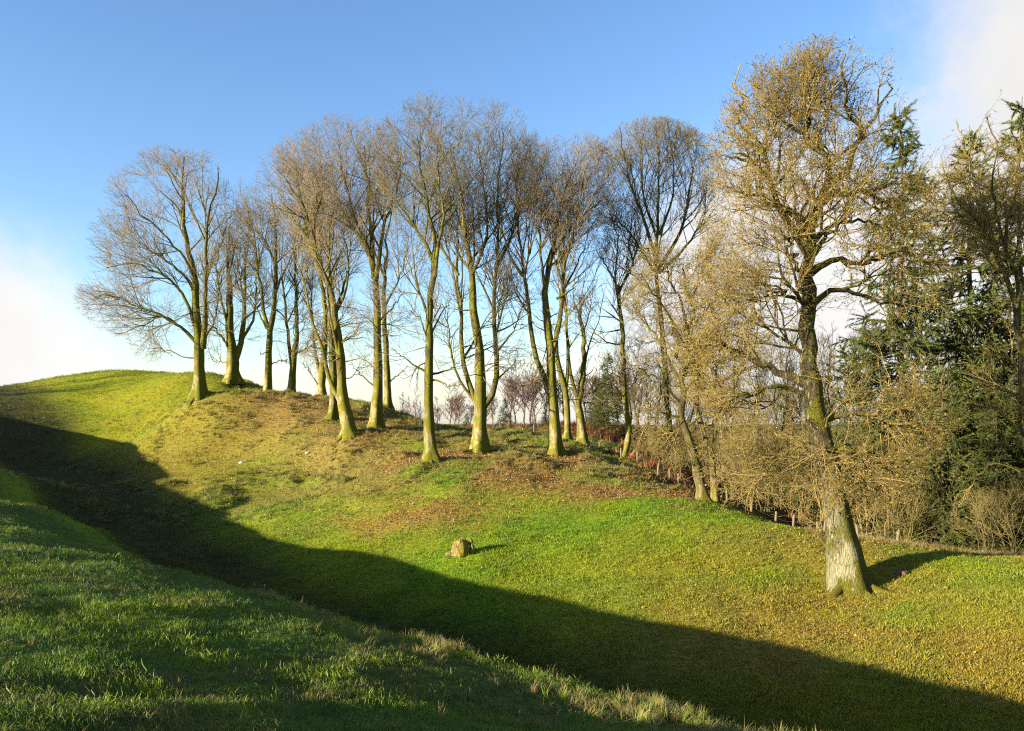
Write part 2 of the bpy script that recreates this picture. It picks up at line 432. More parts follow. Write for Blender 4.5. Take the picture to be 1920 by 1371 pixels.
def smooth_path(pts, k):
    """Catmull-Rom through pts, k samples at even arc length"""
    p = np.asarray(pts, float)
    if len(p) == 2: p = np.array([p[0], (p[0] + p[1]) / 2, p[1]])
    e = np.vstack([2 * p[0] - p[1], p, 2 * p[-1] - p[-2]])
    out = []
    for i in range(1, len(e) - 2):
        t = np.linspace(0, 1, 12, endpoint=False)[:, None]
        a, b, c, d = e[i - 1], e[i], e[i + 1], e[i + 2]
        out.append(.5 * (2 * b + (c - a) * t + (2 * a - 5 * b + 4 * c - d) * t ** 2 + (3 * b - a - 3 * c + d) * t ** 3))
    q = np.vstack(out + [p[-1:]])
    s = np.r_[0, np.cumsum(np.linalg.norm(np.diff(q, axis=0), axis=1))]
    u = np.linspace(0, s[-1], k)
    return np.stack([np.interp(u, s, q[:, j]) for j in range(3)], 1)

def env_exit(p, d, env):
    """how far from p along d the crown's hull (a union of ellipsoids) reaches"""
    best = np.zeros(len(p))
    for c, r in env:
        q = (p - c) / r; e = d / r
        A = (e * e).sum(1); B = (q * e).sum(1); C = (q * q).sum(1) - 1
        disc = B * B - A * C
        t = np.where(disc > 0, (-B + np.sqrt(np.maximum(disc, 0))) / A, 0)
        best = np.maximum(best, t)
    return best

def grow(P, R, g, spacing, length, ang, tmin, K, wander, up, env, ratio=.6, rtip=.004, lmin=.12, rmax=9, down=0, taper_len=.45, focus=None, rad_w=0.0, ragged=.75):
    """children along parent branches. P (N,K,3), R (N,K)"""
    seg = np.linalg.norm(np.diff(P, axis=1), axis=2); L = seg.sum(1)
    cnt = np.maximum(1, g.poisson(L * (1 - tmin) / spacing)).astype(int)
    idx = np.repeat(np.arange(len(P)), cnt); n = len(idx)
    t = tmin + (1 - tmin) * g.random(n) ** .85
    k = P.shape[1] - 1; ft = t * k; i0 = np.minimum(ft.astype(int), k - 1); fr = (ft - i0)[:, None]
    pos = P[idx, i0] * (1 - fr) + P[idx, i0 + 1] * fr
    tan = norm(P[idx, i0 + 1] - P[idx, i0])
    pr = R[idx, i0] * (1 - fr[:, 0]) + R[idx, i0 + 1] * fr[:, 0]
    rnd = norm(g.normal(size=(n, 3))); side = norm(rnd - (rnd * tan).sum(1, keepdims=True) * tan)
    a = np.radians(g.normal(ang, ang * .28, n))[:, None]
    d = norm(tan * np.cos(a) + side * np.sin(a) + np.array([0, 0, up * .6]) )
    if focus is not None:                        # boughs fan outwards from the fork
        d = norm(d + rad_w * norm(pos - focus))
    ln = length * (1 - taper_len * t) * g.uniform(.55, 1.25, n) * np.clip((L[idx] / max(L.mean(), .1)) ** .5, .5, 1.5)
    ex = env_exit(pos, d, env)
    ln = np.minimum(ln, np.maximum(ex * g.uniform(ragged, 1.1, n), lmin))
    r0 = np.minimum(np.minimum(pr * ratio, rmax), .016 * ln + rtip * 1.6)
    r0 = np.maximum(r0, rtip)
    path = np.empty((n, K, 3)); path[:, 0] = pos
    for j in range(1, K):
        d = norm(d + g.normal(size=(n, 3)) * wander + np.array([0, 0, up - down * j / K]) * .5)
        path[:, j] = path[:, j - 1] + d * (ln / (K - 1))[:, None]
    rr = r0[:, None] * (1 - np.linspace(0, 1, K) ** 1.1)[None] + rtip * .6
    rr = np.minimum(rr, r0[:, None])
    return path, rr

def mesh_with_rad(name, parts, mat, parent, smooth=True):
    V, Fc, Rd, off = [], [], [], 0
    for v, f, r in parts:
        V.append(v); Fc.append(f + off); Rd.append(r); off += len(v)
    o = link_mesh(name, np.vstack(V), np.vstack(Fc), mat, parent, smooth)
    set_attr(o.data, 'rad', np.concatenate(Rd))
    return o

FLAKE_MATS = []
def flake_material(name, a, b, c3):
    m, w = mat_new(name)
    r = w.n('ShaderNodeAttribute', attribute_name='rad').outputs['Fac']
    c = w.mix(w.ramp(r, .82, .92), w.mix(w.ramp(r, 0, .7), a, b), c3)
    d = w.n('ShaderNodeBsdfDiffuse', {'Color': c}); t = w.n('ShaderNodeBsdfTranslucent', {'Color': c})
    mx = w.n('ShaderNodeMixShader', {0: .25}); w.t.links.new(d.outputs[0], mx.inputs[1]); w.t.links.new(t.outputs[0], mx.inputs[2])
    return finish(m, w, mx.outputs[0])
M_LICHEN = flake_material('lichen_and_buds', (.13, .125, .025), (.19, .175, .06), (.18, .09, .03))
def scatter_flakes(pts, n, g, root, size=(.016, .042), name='lichen'):
    """lichen tufts, buds and last brown leaves: small bent flakes on the twigs"""
    p = pts[g.integers(0, len(pts), n)] + g.normal(size=(n, 3)) * .02
    a = norm(g.normal(size=(n, 3))); b = norm(np.cross(a, g.normal(size=(n, 3)))); c = np.cross(a, b)
    s = g.uniform(*size, n)[:, None]
    v = np.stack([p - a * s, p + b * s * .55 + c * s * .3, p + a * s, p - b * s * .55 + c * s * .3], 1).reshape(-1, 3)
    f = np.arange(n * 4).reshape(n, 4)
    o = link_mesh(name, v, f, M_LICHEN, root)
    set_attr(o.data, 'rad', np.repeat(g.random(n), 4))
    o['kind'] = 'stuff'
    return o

def make_tree(name, label, cat, base, Y, limbs, env, mat=None, seed=1, group=None, trunk_w=None, levels=None, depth=.38, wander=.085,
              up=.085, twig_r=.0055, sway=.10, extra=(), kind_limb=True, down=0, local=False, flare_amt=.75, ang=(52, 44, 42), fan=.30, twig_wander=None, sink=.25, leaves=0, limb_w=1.0, low_twigs=True, env_w=1.24):
    """limbs: first = trunk; each = (points in photo pixels, width at start, width at end[, depth lean]). Turned into metres at distance Y."""
    mat = mat or M_BEECH
    g = np.random.default_rng(seed)
    m = Y / F
    bx = (base[0] - CU) * m
    bz = hz(bx, Y)
    root = bpy.data.objects.new(name, None); COL.objects.link(root)
    root.location = (bx, Y, bz)
    tag(root, label, cat, group)
    def loc(p, y=0.0):
        return np.array([(p[0] - base[0]) * m, y, (base[1] - p[1]) * m])
    env3 = []
    for (cu, cv, ru, rv, *rest) in env:
        yo = rest[0] if rest else 0.0; ry = rest[1] if len(rest) > 1 else ru * m * .85
        env3.append((loc((cu, cv), yo), np.array([ru * m * env_w, ry * env_w, rv * m * 1.06])))
    # traced stems get their own depth, so the tree is round
    paths, rads = [], []
    for li, (pts, w0, w1, *rest) in enumerate(limbs):
        lean = rest[0] if rest else (0 if li == 0 else g.choice([-1, 1]) * g.uniform(.35, 1.0) * depth)
        q = np.array([loc(p) for p in pts])
        s = np.r_[0, np.cumsum(np.linalg.norm(np.diff(q, axis=0), axis=1))]
        if li == 0:
            q[0, 2] -= sink
            off = 0
        else:
            d = np.linalg.norm(np.concatenate(paths) - q[0], axis=1)      # start on the nearest earlier stem
            off = np.concatenate(paths)[np.argmin(d)][1]
        q[:, 1] += off + lean * s * (.6 + .4 * s / max(s[-1], .1))
        if li:                                                     # a traced point keeps its bearing at its own distance
            k_ = (Y + q[:, 1]) / Y
            q[:, 0] = (q[:, 0] + bx) * k_ - bx; q[:, 2] = (q[:, 2] + bz) * k_ - bz
        K = 22 if li == 0 else 16
        sp = smooth_path(q, K)
        wob = g.normal(size=sp.shape) * sway * np.linspace(0, 1, K)[:, None] * m * 22
        sp[1:-1] += wob[1:-1]
        paths.append(sp); x = np.linspace(0, 1, K)
        w0 *= limb_w if li else 1.0
        rads.append((w0 + (w1 - w0) * x ** (.9 if li == 0 else .62)) * m / 2)
    for p_ in paths: env3.append((p_[-1], np.full(3, .006 * Y)))
    # trunk mesh with a flared, ribbed foot
    sides = 18
    K0 = len(paths[0]); hgt = paths[0][:, 2] - paths[0][0, 2]
    aa = np.linspace(0, 2 * math.pi, sides, endpoint=False)
    R0 = rads[0][0]
    ribs = 1 + .42 * np.sin(aa * 5 + g.uniform(0, 6)) + .30 * np.sin(aa * 3 + g.uniform(0, 6))
    k = np.exp(-np.maximum(hgt - sink, 0) / (R0 * 2.0))[:, None]
    lump = 1 + .035 * g.normal(size=(K0, sides)) + .05 * g.normal(size=(K0, 1))
    fl = (1 + k * flare_amt * ribs[None]) * (1 + .05 * np.sin(aa * 4 + 1)[None]) * lump
    n_dense = 40
    s = np.linspace(0, 1, K0); sd = np.linspace(0, 1, n_dense) ** 1.25
    pd = np.stack([np.interp(sd, s, paths[0][:, j]) for j in range(3)], 1)
    hd = pd[:, 2] - pd[0, 2]; rd = np.interp(sd, s, rads[0])
    kd = np.exp(-np.maximum(hd - sink, 0) / (R0 * 1.5))[:, None]
    lum = np.stack([np.interp(sd, s, lump[:, j]) for j in range(sides)], 1)
    fl = (1 + kd * flare_amt * ribs[None]) * (1 + .05 * np.sin(aa * 4 + 1)[None]) * lum
    v, f, r = tube(pd[None], rd[None], sides, flare=fl[None])
    cap = len(v) + np.arange(1)
    tr = mesh_with_rad('trunk', [(v, f, r)], mat, root)
    for p_, r_ in zip(paths[1:], rads[1:]):
        v, f, r = tube(p_[None], r_[None], 9)
        mesh_with_rad('limb', [(v, f, r)], mat, root)
    # surface roots running out from the foot into the turf
    for a in np.arange(5) * 1.2566 + g.uniform(0, 1.2):
        a += g.normal() * .25; ln_ = R0 * g.uniform(2.6, 4.2); pts = []
        for t_ in (0.0, .3, .6, .85, 1.0):
            rr_ = R0 * .55 + ln_ * t_; ax, ay = math.cos(a + .3 * t_) * rr_, math.sin(a + .3 * t_) * rr_
            gz_ = hz(bx + ax, Y + ay) - bz
            pts.append((ax, ay, gz_ + R0 * (.55 * (1 - t_) ** 3 - .05) - .10 * t_))
        v, f, r = tube(smooth_path(pts, 8)[None], (R0 * np.linspace(.40, .05, 8))[None], 8)
        mesh_with_rad('root', [(v, f, np.maximum(r, .05))], mat, root)
    # free growth: boughs, branches, twigs
    lv = levels or dict(sp=(.85, .50, .32, .22), ln=(5.0, 2.9, 1.5, .66))
    tw_ = twig_wander or wander * 1.3
    foc = paths[0][0] + (paths[0][-1] - paths[0][0]) * .44
    G = dict(focus=foc, rad_w=fan, ragged=.75 if wander < .12 else .5)
    PP = [np.stack([smooth_path(p, 16) for p in paths])]
    RR = [np.stack([np.interp(np.linspace(0, 1, 16), np.linspace(0, 1, len(r)), r) for r in rads])]
    tr_t = lv.get('trunk_t', .55)
    parts = []
    P0, R0_ = PP[0][1:], RR[0][1:]
    tk = PP[0][:1]
    gr = dict(env=env3)
    A, Ar = [], []
    if len(P0):
        a_, b_ = grow(P0, R0_, g, lv['sp'][0], lv['ln'][0], ang[0], .22, 9, wander, up, env3, ratio=.55, rtip=twig_r * 1.6, rmax=.09, down=down, **G); A.append(a_); Ar.append(b_)
    a_, b_ = grow(tk, RR[0][:1], g, lv['sp'][0] * .8, lv['ln'][0] * lv.get('trunk_ln', 1.0), ang[0] + 12, tr_t, 9, wander, up, env3, ratio=.45, rtip=twig_r * 1.6, rmax=.08, down=down, **G); A.append(a_); Ar.append(b_)
    if low_twigs:      # thin crooked side shoots on the bare lower trunk
        Hc = paths[0][-1, 2]
        e_low = [(np.array([0, 0, Hc * .36]), np.array([.085 * Y * .75, .07 * Y * .75, Hc * .17]))]
        a_, b_ = grow(tk, RR[0][:1], g, .42, 3.0, 78, .22, 9, .2, .05, e_low, ratio=.22, rtip=twig_r * 1.5, rmax=.035, taper_len=0); A.append(a_); Ar.append(b_)
        env3 = env3 + e_low
    L1, R1 = np.concatenate(A), np.concatenate(Ar)
    parts.append(tube(L1, R1, 6))
    # second order grows from boughs and from the outer stems
    src, srr = [L1], [R1]
    L2, R2 = grow(L1, R1, g, lv['sp'][1], lv['ln'][1], ang[1], .15, 7, wander * 1.1, up, env3, ratio=.6, rtip=twig_r * 1.3, rmax=.04, down=down, **G)
    if len(P0):
        e2, f2 = grow(P0, R0_, g, lv['sp'][1] * .8, lv['ln'][1], ang[1], .30, 7, wander * 1.1, up, env3, ratio=.4, rtip=twig_r * 1.3, rmax=.035, down=down, **G)
        L2, R2 = np.concatenate([L2, e2]), np.concatenate([R2, f2])
    parts.append(tube(L2, R2, 4))
    L3, R3 = grow(L2, R2, g, lv['sp'][2], lv['ln'][2], ang[2], .12, 5, tw_, up, env3, ratio=.65, rtip=twig_r * 1.1, rmax=.02, down=down, focus=foc, rad_w=fan * .6)
    parts.append(tube(L3, R3, 3))
    L4, R4 = grow(L3, R3, g, lv['sp'][3], lv['ln'][3], ang[2], .1, 2, tw_, up, env3, ratio=.7, rtip=twig_r, rmax=.012, lmin=.08, down=down)
    parts.append(tube(L4, R4, 3))
    cr = mesh_with_rad('crown', parts, mat, root)
    if leaves:
        ends = np.concatenate([L4[:, -1], L3[:, -1], L3[:, 2]])
        scatter_flakes(ends, leaves, g, root)
    return root

# ---------------------------------------------------------------- the trees of the mound
def Z(pts, ox, oy, s):
    return [(ox + a / s, oy + b / s) for a, b in pts]
z1 = lambda *p: Z(p, 0, 240, 2.448)
z2 = lambda *p: Z(p, 420, 180, 2.0167)
z3 = lambda *p: Z(p, 760, 180, 1.904)
z4 = lambda *p: Z(p, 1100, 180, 1.6725)
z5 = lambda *p: Z(p, 1300, 60, 2.142)
z6 = lambda *p: Z(p, 1200, 600, 2.364)
MG = 'bare trees on the mound'

make_tree('bare_tree', 'broad bare tree with cream lit trunk, alone at the left end of the row', 'tree', (375, 742), 51, [
    (z1((918, 1232), (914, 1100), (912, 1000), (905, 850), (895, 700), (862, 550), (842, 400), (836, 250), (846, 130)), 21, 2, .0),
    (z1((930, 1010), (940, 900), (942, 760), (942, 620), (948, 500), (955, 400), (985, 290), (1000, 180)), 13, 2),
    (z1((905, 990), (850, 930), (770, 875), (700, 842), (620, 812), (540, 772), (440, 745)), 8, 1.5, .1),
    (z1((902, 930), (858, 800), (790, 700), (700, 650), (600, 620), (490, 640)), 9, 1.5, -.2),
    (z1((900, 800), (868, 700), (770, 612), (660, 540), (560, 470)), 8, 1.5, .3),
    (z1((905, 980), (770, 870), (690, 890), (620, 920), (520, 940)), 5, 1.2, -.3),
    (z1((900, 720), (850, 600), (740, 480), (640, 380), (570, 300)), 7, 1.5, -.4),
    (z1((905, 1055), (840, 1050), (780, 1020), (700, 1010)), 3.5, 1, .2),
    (z1((940, 700), (980, 600), (1030, 480), (1060, 380)), 6, 1.4, .4),
    (z1((940, 960), (985, 880), (1000, 760), (1030, 640)), 5, 1.4, -.5)],
    [(325, 475, 122, 190), (262, 560, 92, 75), (385, 430, 62, 140), (310, 650, 55, 36)], seed=11, group=MG, up=.06)
make_tree('bare_tree', 'squat bare tree forking low, rooted behind the crest right of the leftmost tree', 'tree', (437, 722), 61, [
    (z2((36, 1085), (34, 1040), (32, 985), (22, 900), (22, 780), (12, 620), (20, 500)), 22, 2, 0),
    (z2((40, 1010), (64, 940), (76, 820), (82, 660), (92, 510)), 14, 2),
    (z2((30, 990), (0, 930), (-40, 880), (-70, 860)), 7, 1.5),
    (z2((66, 930), (110, 850), (120, 740), (130, 640)), 7, 1.5),
    (z2((25, 900), (-5, 800), (-25, 680), (-30, 560)), 7, 1.5),
    (z2((30, 1020), (-20, 1010), (-60, 1000)), 4, 1.2)],
    [(442, 540, 68, 150), (430, 620, 70, 75)], seed=12, group=MG)
make_tree('bare_tree', 'slim pale-footed bare tree forking in two, second lit trunk on the crest', 'tree', (501, 744), 56, [
    (z2((163, 1140), (167, 1040), (170, 960), (172, 890), (186, 820), (196, 660), (190, 500), (180, 370)), 15, 2, 0),
    (z2((171, 885), (150, 820), (140, 720), (122, 640), (112, 520), (80, 400)), 9, 1.5),
    (z2((190, 760), (220, 680), (260, 600), (300, 540)), 6, 1.4),
    (z2((170, 1020), (220, 1000), (250, 1010)), 3.4, 1),
    (z2((160, 880), (110, 780), (60, 720)), 4.5, 1.2),
    (z2((194, 640), (150, 540), (60, 470)), 6, 1.3)],
    [(505, 440, 70, 135), (480, 520, 70, 80), (545, 500, 55, 80)], seed=13, group=MG)
make_tree('bare_tree', 'dark thin double-stemmed bare tree rooted behind the crest, third from left skyline', 'tree', (546, 748), 63, [
    (z2((256, 1145), (258, 1080), (262, 1020), (276, 920), (272, 800), (268, 640), (280, 520)), 13, 2, 0),
    (z2((258, 1040), (242, 920), (232, 790), (218, 690), (205, 560)), 9, 1.5),
    (z2((266, 990), (310, 970), (330, 920)), 4, 1.2)],
    [(545, 520, 55, 130)], seed=14, group=MG)
make_tree('bare_tree', 'dark bare tree with low side branch, rooted behind the crest left of the leaning stems', 'tree', (600, 764), 62, [
    (z2((368, 1165), (370, 1090), (376, 1000), (384, 860), (366, 700), (360, 560), (350, 440)), 15, 2, 0),
    (z2((366, 1085), (346, 990), (336, 900), (330, 780), (310, 640)), 9, 1.5),
    (z2((362, 1120), (330, 1070), (300, 1020)), 4, 1.1),
    (z2((380, 860), (410, 760), (430, 640)), 6, 1.3)],
    [(600, 480, 70, 170)], seed=15, group=MG)
make_tree('bare_tree', 'straight bare tree with bright green mossy foot, just behind the leaning twin-stemmed tree', 'tree', (625, 787), 48, [
    (z2((410, 1226), (415, 1120), (410, 980), (402, 850), (406, 720), (392, 640), (400, 500), (420, 380)), 17, 2, 0),
    (z2((404, 850), (440, 760), (470, 650), (480, 520)), 8, 1.5),
    (z2((404, 760), (370, 650), (330, 560), (300, 460)), 7, 1.5)],
    [(625, 420, 75, 150)], seed=16, group=MG)
make_tree('bare_tree', 'bare tree leaning left, its trunk splitting near the ground into two slanting stems', 'tree', (655, 819), 43, [
    (z2((478, 1290), (466, 1230), (452, 1170), (445, 1080), (436, 960), (424, 880), (414, 780), (392, 706), (348, 620), (342, 500), (372, 370)), 23, 2.5, 0),
    (z2((455, 1190), (424, 1130), (392, 1060), (372, 960), (332, 860), (310, 740), (278, 640), (264, 550)), 12, 2, .25),
    (z2((440, 1000), (415, 900), (398, 800), (380, 690), (330, 520)), 8, 1.6, -.3),
    (z2((346, 610), (290, 500), (220, 440), (150, 400)), 8, 1.5, .2),
    (z2((420, 830), (460, 740), (470, 640), (450, 520)), 7, 1.5),
    (z2((372, 960), (320, 950), (300, 935)), 4, 1),
    (z2((345, 560), (300, 420), (240, 330), (200, 280)), 8, 1.4, -.3)],
    [(600, 390, 105, 130), (545, 440, 70, 100), (640, 480, 60, 110)], seed=17, group=MG)
make_tree('bare_tree', 'tall bare tree with thick mossy trunk and wide fan crown, centre-left of the row', 'tree', (705, 806), 47, [
    (z2((575, 1262), (577, 1180), (582, 1050), (580, 900), (576, 760), (565, 640), (558, 540), (545, 440), (540, 330), (530, 190)), 21, 2, 0),
    (z2((570, 690), (555, 620), (520, 550), (480, 490), (440, 420), (380, 340), (300, 260)), 13, 2, .2),
    (z2((574, 700), (590, 600), (602, 500), (632, 420), (662, 320), (670, 200)), 11, 2, -.2),
    (z2((555, 600), (500, 480), (470, 360), (440, 230)), 9, 1.5, -.4),
    (z2((470, 480), (400, 430), (320, 400), (240, 350)), 7, 1.4, .3),
    (z2((566, 1100), (520, 1060), (480, 1010)), 3.2, .9, -.5),
    (z2((582, 860), (640, 800), (680, 740)), 5, 1.2)],
    [(650, 350, 112, 125), (620, 330, 95, 90), (720, 370, 70, 140)], seed=18, group=MG)
make_tree('bare_tree', 'thin bare tree close behind the thick mossy trunk, with a limb slanting right', 'tree', (729, 770), 54, [
    (z2((620, 1190), (618, 1090), (612, 960), (606, 800), (612, 650), (618, 530), (640, 400)), 14, 2, 0),
    (z2((618, 1090), (660, 1060), (694, 1026)), 4.5, 1),
    (z2((608, 800), (660, 700), (690, 600)), 6, 1.4),
    (z2((610, 700), (560, 560), (540, 420)), 6, 1.4)],
    [(735, 440, 65, 150)], seed=19, group=MG)
make_tree('bare_tree', 'bare tree with bright scarred foot, foremost of the row above the stump', 'tree', (808, 866), 37, [
    (z2((788, 1380), (778, 1290), (774, 1200), (775, 1060), (774, 940), (780, 800), (792, 690), (800, 590), (790, 510), (764, 400), (742, 280), (730, 160)), 22, 2, 0),
    (z2((778, 860), (742, 750), (704, 660), (690, 560)), 7, 1.5),
    (z2((796, 640), (760, 560), (720, 500), (640, 380), (590, 320)), 10, 1.6, .2),
    (z2((796, 690), (812, 560), (832, 450), (810, 320), (830, 180)), 10, 1.6, -.2),
    (z2((774, 1055), (700, 1010), (636, 960)), 6, 1.1, -.2),
    (z2((778, 1060), (850, 1040), (890, 1000)), 6, 1.1, .3),
    (z2((780, 1075), (830, 1090), (850, 1105), (890, 1100)), 5, 1.1, -.3),
    (z2((776, 960), (740, 850), (690, 810)), 5, 1.2),
    (z2((776, 920), (820, 830), (860, 770)), 5, 1.2)],
    [(800, 370, 95, 180), (775, 600, 90, 110), (860, 320, 80, 130)], seed=20, group=MG)
make_tree('bare_tree', 'bare tree whose short trunk opens into three upright stems like a candelabra', 'tree', (901, 850), 41, [
    (z3((268, 1268), (266, 1190), (268, 1110), (266, 950), (262, 880), (242, 780), (236, 620), (212, 480), (200, 380), (170, 180)), 26, 2.2, 0),
    (z3((262, 1120), (225, 1020), (206, 950), (200, 850), (198, 750), (186, 650), (186, 500), (150, 320)), 13, 2, .15),
    (z3((272, 1120), (318, 1050), (326, 950), (320, 850), (318, 700), (326, 560), (332, 440), (330, 300), (350, 130)), 14, 2, -.1),
    (z3((240, 1080), (192, 1010), (162, 910), (152, 800), (130, 740)), 7, 1.4, -.3),
    (z3((322, 920), (386, 835), (414, 750)), 6, 1.2),
    (z3((322, 620), (380, 500), (420, 380), (460, 220)), 8, 1.6, .3),
    (z3((238, 640), (290, 500), (280, 340), (260, 180)), 8, 1.6),
    (z3((190, 640), (130, 540), (80, 420), (40, 300)), 7, 1.5),
    (z3((330, 1010), (390, 950), (400, 900)), 4, 1)],
    [(900, 330, 112, 135), (840, 340, 80, 130), (950, 330, 75, 120), (900, 560, 95, 110)], seed=21, group=MG)
make_tree('bare_tree', 'mossy bare tree with a stem bending off left low down, right of the candelabra tree', 'tree', (1042, 853), 40, [
    (z3((536, 1275), (532, 1160), (524, 1050), (520, 900), (502, 800), (498, 690), (515, 600), (530, 500), (560, 390), (600, 260)), 24, 2.2, 0),
    (z3((520, 1040), (472, 950), (455, 870), (440, 750), (424, 640), (414, 550), (404, 450), (400, 340), (380, 220)), 13, 2, .1),
    (z3((524, 920), (548, 820), (560, 720), (566, 600), (600, 480), (640, 260)), 11, 2, -.2),
    (z3((500, 700), (488, 600), (480, 480), (490, 340)), 8, 1.5),
    (z3((530, 560), (600, 450), (660, 400), (730, 350)), 8, 1.5, .3),
    (z3((540, 720), (590, 690), (612, 640)), 6, 1.3),
    (z3((420, 640), (370, 560), (340, 440), (320, 320)), 7, 1.4),
    (z3((535, 600), (620, 500), (700, 440)), 6, 1.3, -.4),
    (z3((505, 1060), (480, 1010), (400, 1000)), 3, .8)],
    [(1045, 390, 95, 130), (1090, 360, 75, 110), (985, 420, 60, 140), (1040, 560, 80, 90)], seed=22, group=MG)
make_tree('bare_tree', 'thin green mossy bare tree hugging the right side of a thicker mossy trunk', 'tree', (1064, 834), 46, [
    (z3((579, 1248), (578, 1150), (570, 1060), (546, 970), (540, 860), (560, 720), (566, 560), (590, 400)), 13, 2, 0),
    (z3((572, 1060), (582, 980), (576, 850), (570, 720), (556, 600), (540, 440)), 8, 1.5),
    (z3((570, 700), (620, 600), (660, 480)), 5, 1.2)],
    [(1070, 470, 65, 150)], seed=23, group=MG)
make_tree('bare_tree', 'dark leaning bare tree with broken-topped stems, by the fence corner', 'tree', (1092, 833), 49, [
    (z3((634, 1243), (626, 1160), (616, 1090), (630, 1040), (636, 900), (630, 780), (626, 720)), 17, 4.5, 0),
    (z3((618, 1090), (592, 1000), (582, 900), (575, 790), (560, 660), (560, 560)), 9, 1.8),
    (z3((632, 980), (660, 880), (690, 800), (710, 700)), 4.5, 1.2),
    (z3((628, 800), (600, 720), (620, 640)), 4, 1.2),
    (z3((632, 860), (660, 760), (650, 680)), 4, 1.2)],
    [(1095, 560, 60, 110)], seed=24, group=MG, levels=dict(sp=(1.4, .9, .5, .35), ln=(2.6, 1.6, .9, .4)))
make_tree('bare_tree', 'slender bare tree with hooked foot standing on the fence line', 'tree', (1164, 864), 45, [
    (z3((772, 1300), (792, 1240), (796, 1180), (786, 1100), (780, 1000), (775, 880), (768, 770), (762, 680)), 13, 6, 0),
    (z3((766, 720), (742, 650), (710, 600), (680, 540)), 6, 1.4),
    (z3((764, 700), (792, 640), (812, 600), (800, 520), (820, 400)), 6, 1.4),
    (z3((764, 740), (750, 640), (760, 520), (730, 420)), 5, 1.4),
    (z3((776, 890), (720, 880), (660, 830), (630, 800)), 4, 1.1, .2)],
    [(1160, 450, 55, 100), (1140, 600, 70, 70)], seed=25, group=MG, flare_amt=.3)

# ---------------------------------------------------------------- oak, clump and the wood on the right
OAKLV = dict(sp=(.46, .30, .18, .105), ln=(3.6, 2.0, 1.0, .36), trunk_t=.30)
make_tree('oak_tree', 'big gnarled oak with pale cracked flaring trunk in front of the conifers', 'oak tree', (1592, 1104), 21.5, [
    (z6((938, 1200), (912, 1080), (888, 900), (846, 700), (802, 520), (776, 400), (760, 300)) + z5((458, 1180), (462, 1000), (466, 860), (470, 740)), 62, 17, 0),
    (z5((470, 770), (510, 686), (560, 656), (640, 644), (720, 652), (790, 680), (880, 690)), 18, 3, .12),
    (z5((465, 840), (430, 764), (380, 720), (310, 690), (270, 656), (180, 665)), 17, 3, -.15),
    (z5((470, 760), (500, 690), (538, 620), (546, 550), (512, 480), (470, 430), (480, 340), (500, 220), (520, 90)), 15, 2, -.1),
    (z5((542, 610), (612, 566), (640, 480), (680, 430), (662, 380), (620, 290), (600, 180), (590, 70)), 11, 2, .25),
    (z5((466, 900), (400, 800), (340, 700), (302, 610), (292, 540), (270, 480), (250, 430), (205, 400), (180, 300), (190, 130)), 13, 2, .2),
    (z5((288, 520), (200, 520), (120, 498), (60, 450), (20, 400)), 6, 1.5, -.1),
    (z5((470, 970), (560, 920), (640, 930), (720, 930), (800, 890)), 12, 2.5, -.2),
    (z6((762, 300), (690, 262), (610, 232), (560, 200), (450, 140), (350, 120), (200, 80)), 15, 2.5, .1),
    (z6((770, 350), (640, 300), (500, 330), (380, 380), (300, 470)), 9, 2, -.3),
    (z6((790, 460), (900, 420), (1000, 430), (1120, 470), (1250, 500), (1350, 480)), 10, 2, .15),
    (z6((830, 640), (900, 570), (1000, 600), (1100, 680), (1220, 740)), 8, 1.8, -.35),
    (z5((464, 1110), (560, 1040), (680, 1060), (800, 1100), (920, 1050)), 10, 2, .3),
    (z6((800, 540), (700, 560), (600, 640), (520, 710), (470, 820)), 7, 1.6, -.2),
    (z5((690, 650), (800, 612), (900, 632), (1010, 690)), 7, 2, -.3),
    (z5((465, 1010), (420, 940), (390, 860), (350, 800)), 9, 2, -1.1),
    (z5((468, 920), (540, 820), (600, 760), (640, 700)), 9, 2, -1.0),
    (z5((470, 1150), (430, 1080), (330, 1060), (230, 1080)), 8, 2, -.8),
    (z5((470, 860), (560, 780), (700, 760), (820, 800)), 8, 2, .8),
    (z6((860, 760), (960, 720), (1060, 760), (1120, 860), (1140, 930)), 5, 1.4, .2),
    (z5((520, 470), (430, 400), (350, 340), (280, 240), (260, 130)), 7, 1.6, .3),
    (z5((660, 420), (740, 330), (770, 240), (790, 90)), 6, 1.5, .1)],
    [(1520, 320, 190, 225), (1480, 540, 225, 220), (1560, 760, 205, 210), (1400, 620, 150, 180), (1680, 540, 115, 190), (1420, 880, 100, 90)],
    mat=M_OAK, seed=31, limb_w=1.5, low_twigs=False, env_w=1.08, levels=OAKLV, wander=.20, twig_wander=.15, fan=.3, up=.03, twig_r=.0042, sway=.35, ang=(56, 50, 46), leaves=12000, flare_amt=.6, sink=.4, depth=.7)
CLV = dict(sp=(.56, .32, .18, .10), ln=(2.8, 1.6, .85, .38), trunk_t=.3)
